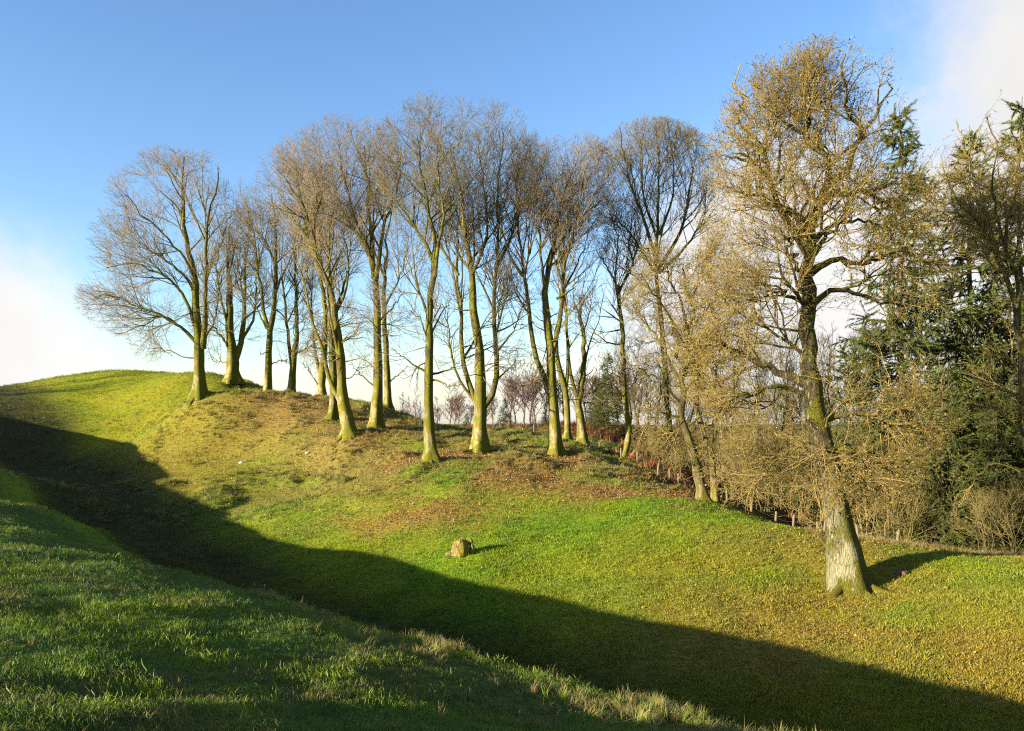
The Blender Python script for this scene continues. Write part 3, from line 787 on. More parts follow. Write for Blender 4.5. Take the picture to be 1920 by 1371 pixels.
make_tree('leaning_tree', 'mossy left-leaning tree with pale foot at the fence, thick with low twigs', 'tree', (1320, 942), 32, [
    (z4((368, 1278), (358, 1230), (340, 1150), (315, 1060), (293, 990), (300, 900), (318, 770), (330, 650), (300, 540)), 20, 3, 0),
    (z4((300, 920), (240, 790), (180, 700), (120, 620)), 9, 1.5, .2), (z4((296, 965), (230, 900), (170, 862), (110, 850)), 7, 1.5, -.2),
    (z4((308, 880), (335, 730), (400, 650), (470, 590)), 9, 1.6, .4), (z4((320, 750), (290, 640), (240, 560), (190, 480)), 8, 1.5, -.3),
    (z4((316, 800), (250, 680), (200, 600), (150, 560)), 8, 1.5, -.5), (z4((304, 930), (380, 850), (450, 830), (520, 800)), 8, 1.5, -.2),
    (z4((318, 790), (420, 760), (500, 730)), 7, 1.5, .2), (z4((300, 1010), (230, 1000), (180, 1040), (160, 1100)), 5, 1.2, -.6),
    (z4((330, 640), (370, 540), (420, 460)), 6, 1.5, -.3), (z4((310, 1040), (380, 1000), (440, 1040), (470, 1110)), 5, 1.2, -.5),
    (z4((300, 990), (250, 940), (200, 960), (190, 1040)), 5, 1.2, .6)],
    [(1300, 590, 125, 170), (1320, 790, 125, 130), (1240, 690, 75, 130), (1395, 640, 75, 150)], mat=M_CLUMP, seed=32, low_twigs=False, env_w=1.12, levels=CLV, wander=.17, twig_wander=.14, fan=.3, up=.02, twig_r=.0052,
    sway=.25, ang=(56, 50, 48), leaves=8000, depth=.8)
make_tree('leaning_tree', 'thinner two-stemmed mossy tree directly right of the leaning tree at the fence', 'tree', (1348, 950), 33, [
    (z4((404, 1292), (396, 1200), (384, 1120), (358, 1040), (342, 960), (350, 860), (380, 760), (400, 660), (390, 560)), 14, 2.5, 0),
    (z4((394, 1150), (404, 1040), (400, 960), (410, 850), (440, 740), (470, 650)), 9, 1.6, .2),
    (z4((350, 870), (300, 790), (260, 700)), 6, 1.4, .5), (z4((404, 920), (470, 880), (540, 880)), 5, 1.3, -.5),
    (z4((400, 1000), (460, 1000), (520, 1060), (540, 1140)), 4.5, 1.2, -.4)],
    [(1345, 700, 95, 170), (1390, 830, 85, 110)], mat=M_CLUMP, seed=33, low_twigs=False, env_w=1.12, levels=CLV, wander=.17, twig_wander=.14, fan=.3, up=.02, twig_r=.005, sway=.25, ang=(56, 50, 48), leaves=4000, depth=.8)
make_tree('bare_tree', 'tall fan-shaped bare tree rising behind the leaning mossy pair', 'tree', (1264, 905), 44, [
    ([(1264, 910), (1254, 800), (1244, 660), (1234, 560), (1231, 480)] + z4((225, 380), (222, 250), (216, 110)), 14, 2, 0),
    (z4((222, 540), (192, 440), (152, 330), (118, 210), (100, 110)), 9, 1.6), (z4((222, 560), (290, 450), (316, 350), (330, 230), (300, 100)), 9, 1.6),
    (z4((222, 580), (160, 480), (110, 420), (50, 390)), 7, 1.4), (z4((226, 570), (300, 500), (362, 400), (372, 250)), 7, 1.4),
    (z4((220, 460), (180, 330), (170, 200), (180, 110)), 6, 1.4), (z4((228, 450), (270, 330), (268, 200), (250, 110)), 6, 1.4),
    (z4((225, 640), (120, 560), (60, 520)), 5, 1.2)],
    [(1225, 385, 115, 145), (1180, 420, 80, 110), (1290, 400, 70, 140)], seed=34, twig_r=.006)
make_tree('bare_tree', 'yellow-green bare tree at the right edge, its stem bending left over the spruces', 'tree', (1952, 1030), 27, [
    ([(1952, 1040), (1936, 900), (1922, 760)] + z5((1312, 1200), (1290, 1050), (1242, 900), (1192, 790), (1122, 690), (1060, 610), (1000, 500)), 24, 2.5, 0),
    (z5((1305, 1140), (1302, 950), (1264, 850), (1250, 700), (1300, 560), (1310, 380)), 11, 2, .2),
    (z5((1210, 820), (1160, 650), (1100, 480), (1060, 320)), 8, 1.6, .3), (z5((1140, 710), (1080, 700), (980, 730), (900, 700)), 6, 1.4, -.3),
    (z5((1295, 1080), (1350, 900), (1400, 760), (1420, 560)), 9, 2, -.2), (z5((1260, 860), (1200, 620), (1210, 450), (1180, 300)), 7, 1.6, -.4),
    ([(1930, 820), (1880, 760), (1830, 740), (1780, 760)], 6, 1.4, -.3), ([(1935, 880), (1870, 850), (1820, 890), (1790, 960)], 5, 1.2, .2),
    ([(1926, 780), (1990, 640), (2020, 500)], 7, 1.5, .3)],
    [(1830, 370, 105, 160), (1910, 420, 110, 230), (1860, 620, 110, 120), (1850, 830, 100, 110)], mat=M_CLUMP, seed=35, low_twigs=False, env_w=1.08, levels=CLV, wander=.2, up=.05, twig_r=.0048,
    sway=.2, leaves=6000, depth=.5)

# spruces: boughs in whorls, each with side sprays of needles
def needle_material(name, a, b):
    m, w = mat_new(name)
    r = w.n('ShaderNodeAttribute', attribute_name='rad').outputs['Fac']
    oi = w.n('ShaderNodeObjectInfo').outputs['Random']
    c = w.mix(r, a, b)
    c = w.mix(w.math('MULTIPLY', oi, .35), c, (.10, .095, .02))
    d = w.n('ShaderNodeBsdfPrincipled', {'Base Color': c, 'Roughness': .7, 'Specular IOR Level': .2})
    return finish(m, w, d.outputs[0])
M_NEEDLE = needle_material('spruce_needles', (.020, .038, .009), (.085, .105, .020))
def spruce_parts(H, R, seed, whorl=.42, per=5, low=.06, droop=.35, nlen=.10):
    g = np.random.default_rng(seed)
    tp = np.stack([g.normal(size=8) * .04, g.normal(size=8) * .04, np.linspace(-.3, H, 8)], 1)
    tr = tube(tp[None], (np.linspace(H * .013, .01, 8))[None], 10)
    zs = np.repeat(np.arange(H * low, H * .985, whorl), per); n = len(zs)
    zs = zs + g.normal(size=n) * .12; az = g.random(n) * 6.283
    x = np.clip(1 - zs / H, .02, 1)
    L = R * x ** .8 * g.uniform(.55, 1.15, n)
    K = 7; t = np.linspace(0, 1, K)
    el = np.where(x < .15, .6, .1) + g.normal(size=n) * .12
    hd = np.stack([np.cos(az), np.sin(az)], 1)
    path = np.zeros((n, K, 3))
    path[:, :, :2] = hd[:, None] * (L[:, None] * t)[..., None]
    path[:, :, 2] = zs[:, None] + L[:, None] * (el[:, None] * t - droop * (1.3 * t ** 1.4 - .7 * t ** 3))
    rr = (.012 * L + .006)[:, None] * (1 - .85 * t)
    bo = tube(path, rr, 4)
    # branchlets hanging from both sides of each bough
    P2, R2 = grow(path, rr, g, .15, 1.0, 55, .12, 4, .10, -.10, [(np.array([0, 0, H / 2]), np.array([R * 1.2, R * 1.2, H * .6]))], ratio=.7, rtip=.004, lmin=.1)
    sc = np.clip(L.mean() / 2.2, .4, 1)
    b2 = tube(P2, R2, 3)
    allp = np.concatenate([path[:, 2:].reshape(-1, 3), P2.reshape(-1, 3)])
    allt = np.concatenate([(path[:, 2:] - path[:, 1:-1]).reshape(-1, 3), np.concatenate([P2[:, 1:] - P2[:, :-1], P2[:, -1:] - P2[:, -2:-1]], 1).reshape(-1, 3)])
    rep = 18
    p = np.repeat(allp, rep, 0); tt = norm(np.repeat(allt, rep, 0)); m_ = len(p)
    p = p + tt * g.uniform(-.16, .16, (m_, 1))
    sd = norm(np.cross(tt, g.normal(size=(m_, 3))))
    d = norm(tt * .9 + sd * g.uniform(.4, 1.1, (m_, 1)) + np.array([0, 0, -.15]))
    wd = norm(np.cross(d, sd)) * (nlen * .13); ln = nlen * g.uniform(.7, 1.5, (m_, 1))
    v = np.stack([p - wd, p + wd, p + d * ln], 1).reshape(-1, 3)
    f = np.arange(m_ * 3).reshape(-1, 3)
    return tr, bo, b2, v, f, np.repeat(g.random(m_), 3)
def make_spruce(H, R, seed, **kw):
    tr, bo, b2, v, f, r = spruce_parts(H, R, seed, **kw)
    root = bpy.data.objects.new('spruce_tree', None); COL.objects.link(root)
    mesh_with_rad('trunk', [tr], M_SPRUCEBARK, root)
    mesh_with_rad('bough', [bo, b2], M_SPRUCEBARK, root)
    o = link_mesh('needles', v, f, M_NEEDLE, root); set_attr(o.data, 'rad', r)
    return root
M_SPRUCEBARK = bark_material('spruce_bark', (.10, .065, .04), (.2, .15, .1), (.08, .08, .02), (.10, .07, .035), .2)
def copy_tree(o):
    c = o.copy(); COL.objects.link(c)
    for ch in o.children:
        d = ch.copy(); COL.objects.link(d); d.parent = c
    return c
def plant(o, u, Y, s=1.0, rz=0.0, sink=0.0, sz=None):
    x = (u - CU) / F * Y
    o.location = (x, Y, hz(x, Y) - sink); o.rotation_euler = (0, 0, rz); o.scale = (s, s, sz or s)
    return o
spA = make_spruce(17.5, 4.5, 41, whorl=.46, low=.10, nlen=.12)
spB = make_spruce(7.5, 2.8, 42, whorl=.3, per=6, low=.02, nlen=.085)
SG = 'spruces at the wood edge on the right'
first = {}
for src, u, Y, s, rz, lab in (
        (spA, 1690, 33, 1.06, .3, 'tall spruce rising right behind the oak crown'),
        (spA, 1818, 35, 1.08, 2.1, 'tall spruce between the oak and the right edge, trunk seen in gaps'),
        (spA, 1912, 33, 1.10, 4.0, 'tall spruce at the right edge of the picture behind the bending stem'),
        (spB, 1768, 30, .92, 0, 'low dark spruce with boughs to the ground, right of the oak foot'),
        (spB, 1868, 29, .80, 2.5, 'bushy young spruce at far right by the end of the oak shadow'),
        (spB, 1935, 30, .95, 4.1, 'bushy young spruce cut by the right edge of the picture'),
        (spB, 1820, 33, 1.15, 5.1, 'young spruce in the dark gap between two bushy spruces at right'),
        (spB, 1700, 33, .75, 1.2, 'young spruce half hidden behind hanging oak twigs'),
        (spB, 1140, 61, .78, 3.0, 'hazy conifer beyond the bracken, left of the hooked tree'),
        (spB, 1118, 66, .55, 1.0, 'small dark conifer at the foot of a larger one beyond the bracken'),
        (spB, 947, 74, .40, 2.0, 'little green conifer right of the candelabra trunk, near the fence'),
        (spB, 875, 82, .28, 4.4, 'tiny dark conifer bush left of the candelabra trunk'),
        (spB, 1022, 72, .27, .7, 'tiny dark conifer left of the mossy trunks behind the fence posts')):
    if id(src) in first: o = copy_tree(src)
    else: o = src; first[id(src)] = 1
    plant(o, u, Y, s, rz, .1)
    tag(o, lab, 'conifer', SG if Y < 40 else 'small conifers beyond the mound')

# far young larches and birches, one mesh set for each kind
def free_tree(name, H, R, seed, mat, n1, el, twig_r, dens=1.0, multi=1, low=.15, bend=.25, rt=.012):
    """self-standing bare tree or bush made of trunk(s), boughs and twigs"""
    g = np.random.default_rng(seed)
    root = bpy.data.objects.new(name, None); COL.objects.link(root)
    env = [(np.array([0, 0, H * .55]), np.array([R, R, H * .52]))]
    K = 10; t = np.linspace(0, 1, K)
    tp = np.zeros((multi, K, 3))
    for i in range(multi):
        a = g.random() * 6.283; sp = (R * .65 if multi > 1 else .05 * H) * g.uniform(.3, 1)
        tp[i, :, 0] = np.cos(a) * sp * t ** 1.2 + g.normal(size=K).cumsum() * .012 * H
        tp[i, :, 1] = np.sin(a) * sp * t ** 1.2 + g.normal(size=K).cumsum() * .012 * H
        tp[i, :, 2] = -.2 + (H * g.uniform(.75, 1) + .2) * t
        tp[i] -= [tp[i, 0, 0] - g.normal() * .1 * (multi > 1), tp[i, 0, 1] - g.normal() * .1 * (multi > 1), 0]
    rr = np.tile((H * rt * (1 - .9 * t)), (multi, 1)) / (1 if multi == 1 else 1.6)
    mesh_with_rad('trunk', [tube(tp, rr, 8)], mat, root)
    L1, R1 = grow(tp, rr, g, 1 / n1, R * 1.25, el, low, 7, .14, bend, env, ratio=.5, rtip=twig_r * 1.4, taper_len=.6)
    L2, R2 = grow(L1, R1, g, .34 / dens, R * .55, 42, .12, 5, .16, bend, env, ratio=.6, rtip=twig_r * 1.2)
    L3, R3 = grow(L2, R2, g, .20 / dens, R * .28, 42, .1, 3, .16, bend, env, ratio=.7, rtip=twig_r)
    mesh_with_rad('crown', [tube(L1, R1, 5), tube(L2, R2, 3), tube(L3, R3, 3)], mat, root)
    return root
larch = free_tree('young_larch', 6, 1.25, 51, M_LARCH, 9, 58, .012, 1.0)
birch = free_tree('young_birch', 6, 1.9, 52, M_LARCH, 6, 35, .012, 1.2, bend=.3)
wtree = free_tree('woodland_tree', 13, 3.2, 53, M_SHRUB, 2.6, 45, .009, .75, bend=.2, low=.25)
wtree2 = free_tree('woodland_tree', 13, 2.6, 54, M_CLUMP, 2.6, 40, .009, .75, bend=.25, low=.3, multi=2)
bush = free_tree('thicket_bush', 3.6, 2.0, 55, M_SHRUB, 2.2, 42, .006, 1.15, multi=7, low=.1, bend=.12, rt=.012)
bush2 = free_tree('thicket_bush', 4.4, 1.8, 56, M_CLUMP, 2.2, 46, .006, 1.15, multi=6, low=.1, bend=.02, rt=.011)
used = set()
def put(src, u, Y, s, rz, lab, cat, grp, sz=None):
    o = copy_tree(src) if id(src) in used else src
    used.add(id(src))
    plant(o, u, Y, s, rz, .05, sz); tag(o, lab, cat, grp)
    return o
g_ = np.random.default_rng(99)
ORD = 'first second third fourth fifth sixth seventh eighth ninth tenth eleventh twelfth thirteenth fourteenth fifteenth sixteenth seventeenth eighteenth nineteenth'.split()
for i, (u, Y, s) in enumerate(sorted(((682, 92, .62), (700, 96, .82), (712, 90, .7), (757, 98, .95), (768, 92, .8), (781, 95, .88), (789, 99, .75), (742, 100, .6), (1000, 88, .7), (1042, 95, .9)))):
    put(larch, u, Y, s, g_.random() * 6, ORD[i] + ' from left of the small reddish larches on the far ground', 'larch', 'far reddish larches')
for i, (u, Y, s) in enumerate(sorted(((822, 105, .62), (842, 100, .78), (851, 104, .86), (858, 108, .7), (880, 100, .6), (925, 96, .72), (955, 92, .95), (968, 96, 1.15), (982, 90, 1.0), (992, 94, 1.2), (1005, 92, .95),
                (1022, 96, 1.2), (1080, 88, .9), (1100, 90, 1.1), (1128, 92, 1.2), (1160, 95, 1.3), (905, 104, .6), (1196, 90, 1.4), (1060, 96, 1.0)))):
    put(birch, u, Y, s * 1.75, g_.random() * 6, ORD[i] + ' from left of the small purplish leafless trees behind the fence', 'tree', 'far purplish leafless trees', s * 1.3)
for i, (u, Y, s) in enumerate(((1180, 66, .72), (1215, 58, .72), (1290, 54, .80), (1340, 60, .95), (1400, 52, .85), (1450, 58, 1.0), (1500, 50, .85), (1560, 56, 1.05), (1620, 48, .9), (1660, 58, 1.1),
                               (1740, 50, 1.0), (1790, 60, 1.15), (1850, 52, 1.05), (1905, 60, 1.15), (1720, 42, .8), (1420, 44, .6), (1960, 48, 1.0), (1150, 80, .75), (1200, 85, .9), (1255, 78, .95), (1310, 82, 1.05), (1375, 76, 1.05), (1480, 70, 1.1), (1580, 72, 1.15))):
    put((wtree, wtree2)[i % 2], u, Y, s, g_.random() * 6, 'leafless woodland tree in the thicket behind oak and fence', 'tree', 'leafless trees of the wood')
nf_ = 0
for i, (u, Y, s) in enumerate(sorted(((1205, 47, .6), (1240, 44, .7), (1375, 38, .9), (1405, 36, .85), (1438, 35, .95), (1470, 34, .9), (1500, 33, .9), (1545, 31, .9), (1620, 31, .95), (1660, 29.5, .8), (1700, 29, .7),
                               (1455, 40, 1.2), (1520, 38, 1.25), (1585, 36, 1.2), (1640, 36, 1.2), (1395, 43, 1.2), (1300, 44, .9), (1745, 31, .8), (1850, 27.5, .62), (1900, 27, .7), (1350, 48, 1.1), (1280, 50, .9), (1180, 74, 1.2), (1230, 70, 1.5), (1270, 76, 1.6), (1320, 68, 1.5), (1365, 72, 1.7), (1410, 66, 1.6), (1455, 70, 1.8), (1500, 64, 1.7), (1550, 68, 1.9), (1600, 62, 1.8), (1650, 66, 1.9), (1700, 60, 1.9), (1750, 64, 2.0), (1800, 58, 2.0), (1860, 62, 2.1), (1920, 58, 2.1)))):
    put((bush, bush2)[i % 2], u, Y, s, g_.random() * 6, ('twiggy leafless bush deep in the thicket behind the front row of bushes' if Y > 38 else ORD[nf_] + ' from left of the leafless bushes just beyond the fence and oak'), 'bush', 'leafless bushes of the thicket')
    nf_ += Y <= 38

for x, y, s_, rz, k in ((-63, 50, 1.0, 1, 0), (-70, 58, 1.05, 2, 1), (-68, 44, .95, 3, 0), (-76, 50, 1.1, 4, 1), (-61, 57, .8, 5, 0)):  # trees added out of view to cast shade on the mound's left end
    o = copy_tree((wtree, wtree2)[k]); o.location = (x, y, hz(x, y) - .05); o.scale = (s_,) * 3; o.rotation_euler = (0, 0, rz)
    tag(o, 'unseen leafless tree added beyond the left edge to shade the far left of the mound', 'tree', 'unseen leafless trees added for shade beyond the left edge')

# ---------------------------------------------------------------- fence, stump, stones
def wood_material(name, a, b):
    m, w = mat_new(name)
    tc = w.n('ShaderNodeMapping', {'Vector': w.n('ShaderNodeTexCoord').outputs['Object'], 'Scale': (1, 1, .1)})
    n = w.noise(tc.outputs[0], 40, 4, .6)
    bs = w.n('ShaderNodeBsdfPrincipled', {'Base Color': w.mix(w.ramp(n, .3, .7), a, b), 'Roughness': .85})
    return finish(m, w, bs.outputs[0])
M_POST = wood_material('weathered_post', (.07, .055, .03), (.14, .11, .055))
m_, w_ = mat_new('dull_wire')
M_WIRE = finish(m_, w_, w_.n('ShaderNodeBsdfPrincipled', {'Base Color': (.10, .085, .07), 'Metallic': .4, 'Roughness': .55}).outputs[0])
FP = [(939, 66), (979, 58), (1002, 57), (1064, 52), (1097, 49), (1124, 46.5), (1165, 43.8), (1195, 41.5), (1233, 39.2), (1257, 38), (1272, 37.2), (1320, 35.0), (1365, 33.6), (1408, 32.2),
      (1454, 31), (1487, 30.2), (1534, 29.2), (1545, 28.8), (1610, 28.2), (1680, 27.8)]
fence = bpy.data.objects.new('fence', None); COL.objects.link(fence)
fx, fy = (FP[0][0] - CU) / F * FP[0][1], FP[0][1]
FO = np.array([fx, fy, hz(fx, fy)]); fence.location = FO
tag(fence, 'sagging wire fence on pale wooden posts running behind the mound into the wood', 'fence')
gf = np.random.default_rng(5); tops = []
for u, Y in FP:
    x = (u - CU) / F * Y; z = hz(x, Y); h = gf.uniform(.55, .72); lx, ly = gf.normal(size=2) * .05
    p = np.array([[x, Y, z - .35], [x + lx * .5, Y + ly * .5, z + h * .5], [x + lx, Y + ly, z + h - .03], [x + lx, Y + ly, z + h], [x + lx, Y + ly, z + h + .001]]) - FO
    v, f, r = tube(p[None], np.array([[.055, .052, .05, .038, .001]]), 8)
    o = link_mesh('post', v, f, M_POST, fence)
    tops.append((p, h))
for frac in (.30, .58, .90):
    pts = []
    for p, h in tops:
        b = np.array([p[0][0], p[0][1], p[0][2] + .35]); pts.append(b + (p[3] - b) * frac + np.array([0, -.055, 0]))
    fine = []
    for a, b in zip(pts[:-1], pts[1:]):
        for t in np.linspace(0, 1, 5)[:-1]: fine.append(a + (b - a) * t - np.array([0, 0, .05 * 4 * t * (1 - t)]))
    fine.append(pts[-1]); fine = np.array(fine)[None]
    v, f, r = tube(fine, np.full(fine.shape[:2], .0022), 4)
    link_mesh('wire', v, f, M_WIRE, fence)

def lump(name, parent, mat, loc, rad, seed, amp=.25, sub=20, cut=None, fr=3.0):
    """weathered lump: ellipsoid pushed in and out by noise"""
    th, ph = np.meshgrid(np.linspace(0, 2 * math.pi, sub * 2, endpoint=False), np.linspace(0.02, math.pi - .02, sub))
    d = np.stack([np.cos(th) * np.sin(ph), np.sin(th) * np.sin(ph), np.cos(ph)], -1).reshape(-1, 3)
    nn = fbm(d[:, 0] * fr + d[:, 2] * 1.7 + seed, d[:, 1] * fr - d[:, 2] * 1.3, 1.0, 4, seed) - .5
    nn2 = fbm(np.arctan2(d[:, 1], d[:, 0]) * 3 + seed, d[:, 2] * 1.0, .5, 3, seed + 9) - .5
    k = 1 + amp * 2.4 * nn + amp * .5 * nn2
    if cut is not None:
        c = np.array(cut[:3]) / np.linalg.norm(cut[:3]); k = k * (1 - cut[3] * sstep(.55, .95, d @ c))
    v = d * k[:, None] * np.array(rad) + np.array(loc)
    i = np.arange(len(d)).reshape(sub, sub * 2); nx = np.roll(i, -1, 1)
    f = np.stack([i[:-1], nx[:-1], nx[1:], i[1:]], -1).reshape(-1, 4)[:, ::-1]
    o = link_mesh(name, v, f, mat, parent, True); set_attr(o.data, 'rad', np.ones(len(v)))
    return o
M_STUMP = bark_material('rotten_stump_wood', (.17, .13, .05), (.29, .25, .12), (.17, .15, .02), (.1, .09, .05), .55, bump=1.2, cracks=.25)
sx = (870 - CU) / F * 25.6
stump = bpy.data.objects.new('tree_stump', None); COL.objects.link(stump); stump.location = (sx, 25.6, hz(sx, 25.6))
tag(stump, 'weathered mossy stump with a dark hollow standing on the sunlit slope', 'stump')
lump('stump_body', stump, M_STUMP, (-.11, 0, .10), (.30, .30, .42), 5, .17, 34, None, 2.2)
lump('stump_snag', stump, M_STUMP, (.26, -.04, .08), (.085, .09, .30), 8, .15, 18, None, 2.0)
lump('stump_snag', stump, M_STUMP, (.14, .08, .40), (.14, .09, .12), 12, .25, 16, None, 2.0)
lump('root', stump, M_STUMP, (-.42, -.05, .02), (.2, .08, .08), 15, .2, 12)
m_, w_ = mat_new('pale_stone')
n__ = w_.noise(w_.n('ShaderNodeTexCoord').outputs['Object'], 14, 4)
M_STONE = finish(m_, w_, w_.n('ShaderNodeBsdfPrincipled', {'Base Color': w_.mix(n__, (.22, .2, .15), (.5, .46, .38)), 'Roughness': .9}).outputs[0])
m_, w_ = mat_new('bare_soil')
n__ = w_.noise(w_.n('ShaderNodeTexCoord').outputs['Object'], 18, 4)
M_SOIL = finish(m_, w_, w_.n('ShaderNodeBsdfPrincipled', {'Base Color': w_.mix(n__, (.05, .03, .015), (.14, .075, .035)), 'Roughness': 1.0}).outputs[0])
for u, Y, r, mt, nm, lab, cat in ((452, 43.2, .09, M_STONE, 'stone', 'small pale stone in the turf at left below the crest', 'stone'),
                                  (576, 42.3, .08, M_STONE, 'stone', 'small pale stone in the grass left of the leaning stems', 'stone'),
                                  (1690, 21.9, .13, M_SOIL, 'soil_clod', 'small brown clod of soil beside the oak shadow', 'soil clod')):
    x = (u - CU) / F * Y
    o = lump(nm, None, mt, (0, 0, 0), (r * 1.5, r, r * .75), int(u), .3, 12); o.location = (x, Y, hz(x, Y) + r * .25)
    tag(o, lab, cat)

# ---------------------------------------------------------------- turf blades, leaves, bracken (uncountable: stuff)
def blade_material(name, sat=1.0, tip=(.20, .19, .06), tipmix=.3, trans=.35, gloss=.25):
    m, w = mat_new(name)
    at = w.n('ShaderNodeAttribute', attribute_name='tint', attribute_type='INSTANCER')
    r = w.n('ShaderNodeObjectInfo').outputs['Random']
    hgt = w.n('ShaderNodeAttribute', attribute_name='hgt').outputs['Fac']
    c = w.mix(1.0, at.outputs['Color'], w.mix(r, (.62, .66, .6), (1.35, 1.3, 1.2)), 'MULTIPLY')
    c = w.mix(w.math('MULTIPLY', w.ramp(hgt, .5, 1.0), tipmix), c, tip)
    d = w.n('ShaderNodeBsdfPrincipled', {'Base Color': c, 'Roughness': .55, 'Specular IOR Level': gloss})
    t = w.n('ShaderNodeBsdfTranslucent', {'Color': w.mix(1.0, c, (1.1, 1.25, .6), 'MULTIPLY')})
    mx = w.n('ShaderNodeMixShader', {0: trans})
    w.t.links.new(d.outputs[0], mx.inputs[1]); w.t.links.new(t.outputs[0], mx.inputs[2])
    return finish(m, w, mx.outputs[0])
M_BLADE = blade_material('grass_blade')
M_DRY = blade_material('dry_grass_blade', tip=(.42, .34, .16), tipmix=.6, trans=.3)
M_LEAF = blade_material('fallen_leaf', tipmix=0, trans=.15, gloss=.3)

def tuft(name, n, h, spread, width, lean, mat, seed):
    """a handful of bent blades; template kept outside the scene and instanced"""
    g = np.random.default_rng(seed); V, Fq, H = [], [], []
    for i in range(n):
        a, b = g.random(2) * 6.283; r = spread * math.sqrt(g.random())
        p = np.array([r * math.cos(a), r * math.sin(a), -.01]); d = np.array([math.cos(b), math.sin(b), 0])
        hh = h * g.uniform(.5, 1.2); le = lean * g.uniform(.2, 1.3) * hh; wv = np.array([-d[1], d[0], 0]) * width * g.uniform(.7, 1.2)
        m = p + d * le * .3 + np.array([0, 0, hh * .6]); t = p + d * le + np.array([0, 0, hh * g.uniform(.8, 1.0)])
        o = len(V); V += [p - wv, p + wv, m - wv * .7, m + wv * .7, t]; H += [0, 0, .55, .55, 1]
        Fq += [(o, o + 1, o + 3), (o, o + 3, o + 2), (o + 2, o + 3, o + 4)]
    ob = link_mesh(name, V, Fq, mat); set_attr(ob.data, 'hgt', np.array(H, float))
    COL.objects.unlink(ob)
    return ob
def leaf_tpl(name, s, seed):
    g = np.random.default_rng(seed); b = g.uniform(.15, .5) * s
    V = [(-s, 0, .0), (-.2 * s, .45 * s, b), (s, 0, .05 * s), (-.2 * s, -.45 * s, b * .8), (.3 * s, 0, -.1 * s)]
    ob = link_mesh(name, V, [(0, 4, 1), (4, 2, 1), (0, 3, 4), (4, 3, 2)], M_LEAF); set_attr(ob.data, 'hgt', np.zeros(5))
    COL.objects.unlink(ob)
    return ob

def scatter(name, pts, tint, scl, rot, templates, label, cat):
    """one object: points that carry instanced blades"""
    me = bpy.data.meshes.new(name); n = len(pts)
    me.vertices.add(n); me.vertices.foreach_set('co', np.asarray(pts, np.float32).ravel())
    set_attr(me, 'tint', tint); set_attr(me, 'scl', scl)
    a = me.attributes.new('rot', 'FLOAT_VECTOR', 'POINT'); a.data.foreach_set('vector', np.asarray(rot, np.float32).ravel())
    a = me.attributes.new('pick', 'INT', 'POINT'); a.data.foreach_set('value', rng.integers(0, len(templates), n).astype(np.int32))
    o = bpy.data.objects.new(name, me); COL.objects.link(o)
    ng = bpy.data.node_groups.new(name + '_scatter', 'GeometryNodeTree')
    ng.interface.new_socket('Geometry', in_out='INPUT', socket_type='NodeSocketGeometry')
    ng.interface.new_socket('Geometry', in_out='OUTPUT', socket_type='NodeSocketGeometry')
    N, L = ng.nodes.new, ng.links.new
    gi, go = N('NodeGroupInput'), N('NodeGroupOutput')
    join = N('GeometryNodeJoinGeometry')
    for t in reversed(templates):
        oi = N('GeometryNodeObjectInfo'); oi.inputs['Object'].default_value = t; oi.inputs['As Instance'].default_value = True
        L(oi.outputs['Geometry'], join.inputs[0])
    def attr(nm, ty):
        x = N('GeometryNodeInputNamedAttribute'); x.data_type = ty; x.inputs[0].default_value = nm
        return x.outputs[0]
    iop = N('GeometryNodeInstanceOnPoints')
    L(gi.outputs[0], iop.inputs['Points']); L(join.outputs[0], iop.inputs['Instance'])
    iop.inputs['Pick Instance'].default_value = True
    L(attr('pick', 'INT'), iop.inputs['Instance Index'])
    e2r = N('FunctionNodeEulerToRotation'); L(attr('rot', 'FLOAT_VECTOR'), e2r.inputs[0]); L(e2r.outputs[0], iop.inputs['Rotation'])
    cx = N('ShaderNodeCombineXYZ'); sc_ = attr('scl', 'FLOAT')
    for i in range(3): L(sc_, cx.inputs[i])
    L(cx.outputs[0], iop.inputs['Scale'])
    L(iop.outputs[0], go.inputs[0])
    md = o.modifiers.new('scatter', 'NODES'); md.node_group = ng
    tag(o, label, cat, kind='stuff')
    return o

def sample(n, y0, y1, power=1.0, xm=.74, xp=3.0):
    """places on the ground ahead, thinning with distance"""
    q = rng.random(n)
    if power == 1.0: y = y0 * (y1 / y0) ** q
    else:
        e = 1 - power; y = (y0 ** e + q * (y1 ** e - y0 ** e)) ** (1 / e)
    x = (rng.random(n) * 2 - 1) * (xm * y + xp)
    return x, y
def rots(n, tilt=.25):
    return np.c_[rng.normal(size=n) * tilt, rng.normal(size=n) * tilt, rng.random(n) * 6.283]
def visible(x, y, z, slack=.35, steps=14):
    """drop places hidden deep behind the bank or crest (seen from eye level a little above the lens)"""
    ok = np.ones(len(x), bool)
    for t in np.linspace(.08, .96, steps):
        hh = height(x * t, y * t, False)
        ok &= hh < z * t + .8 * (1 - t) + slack
    return ok

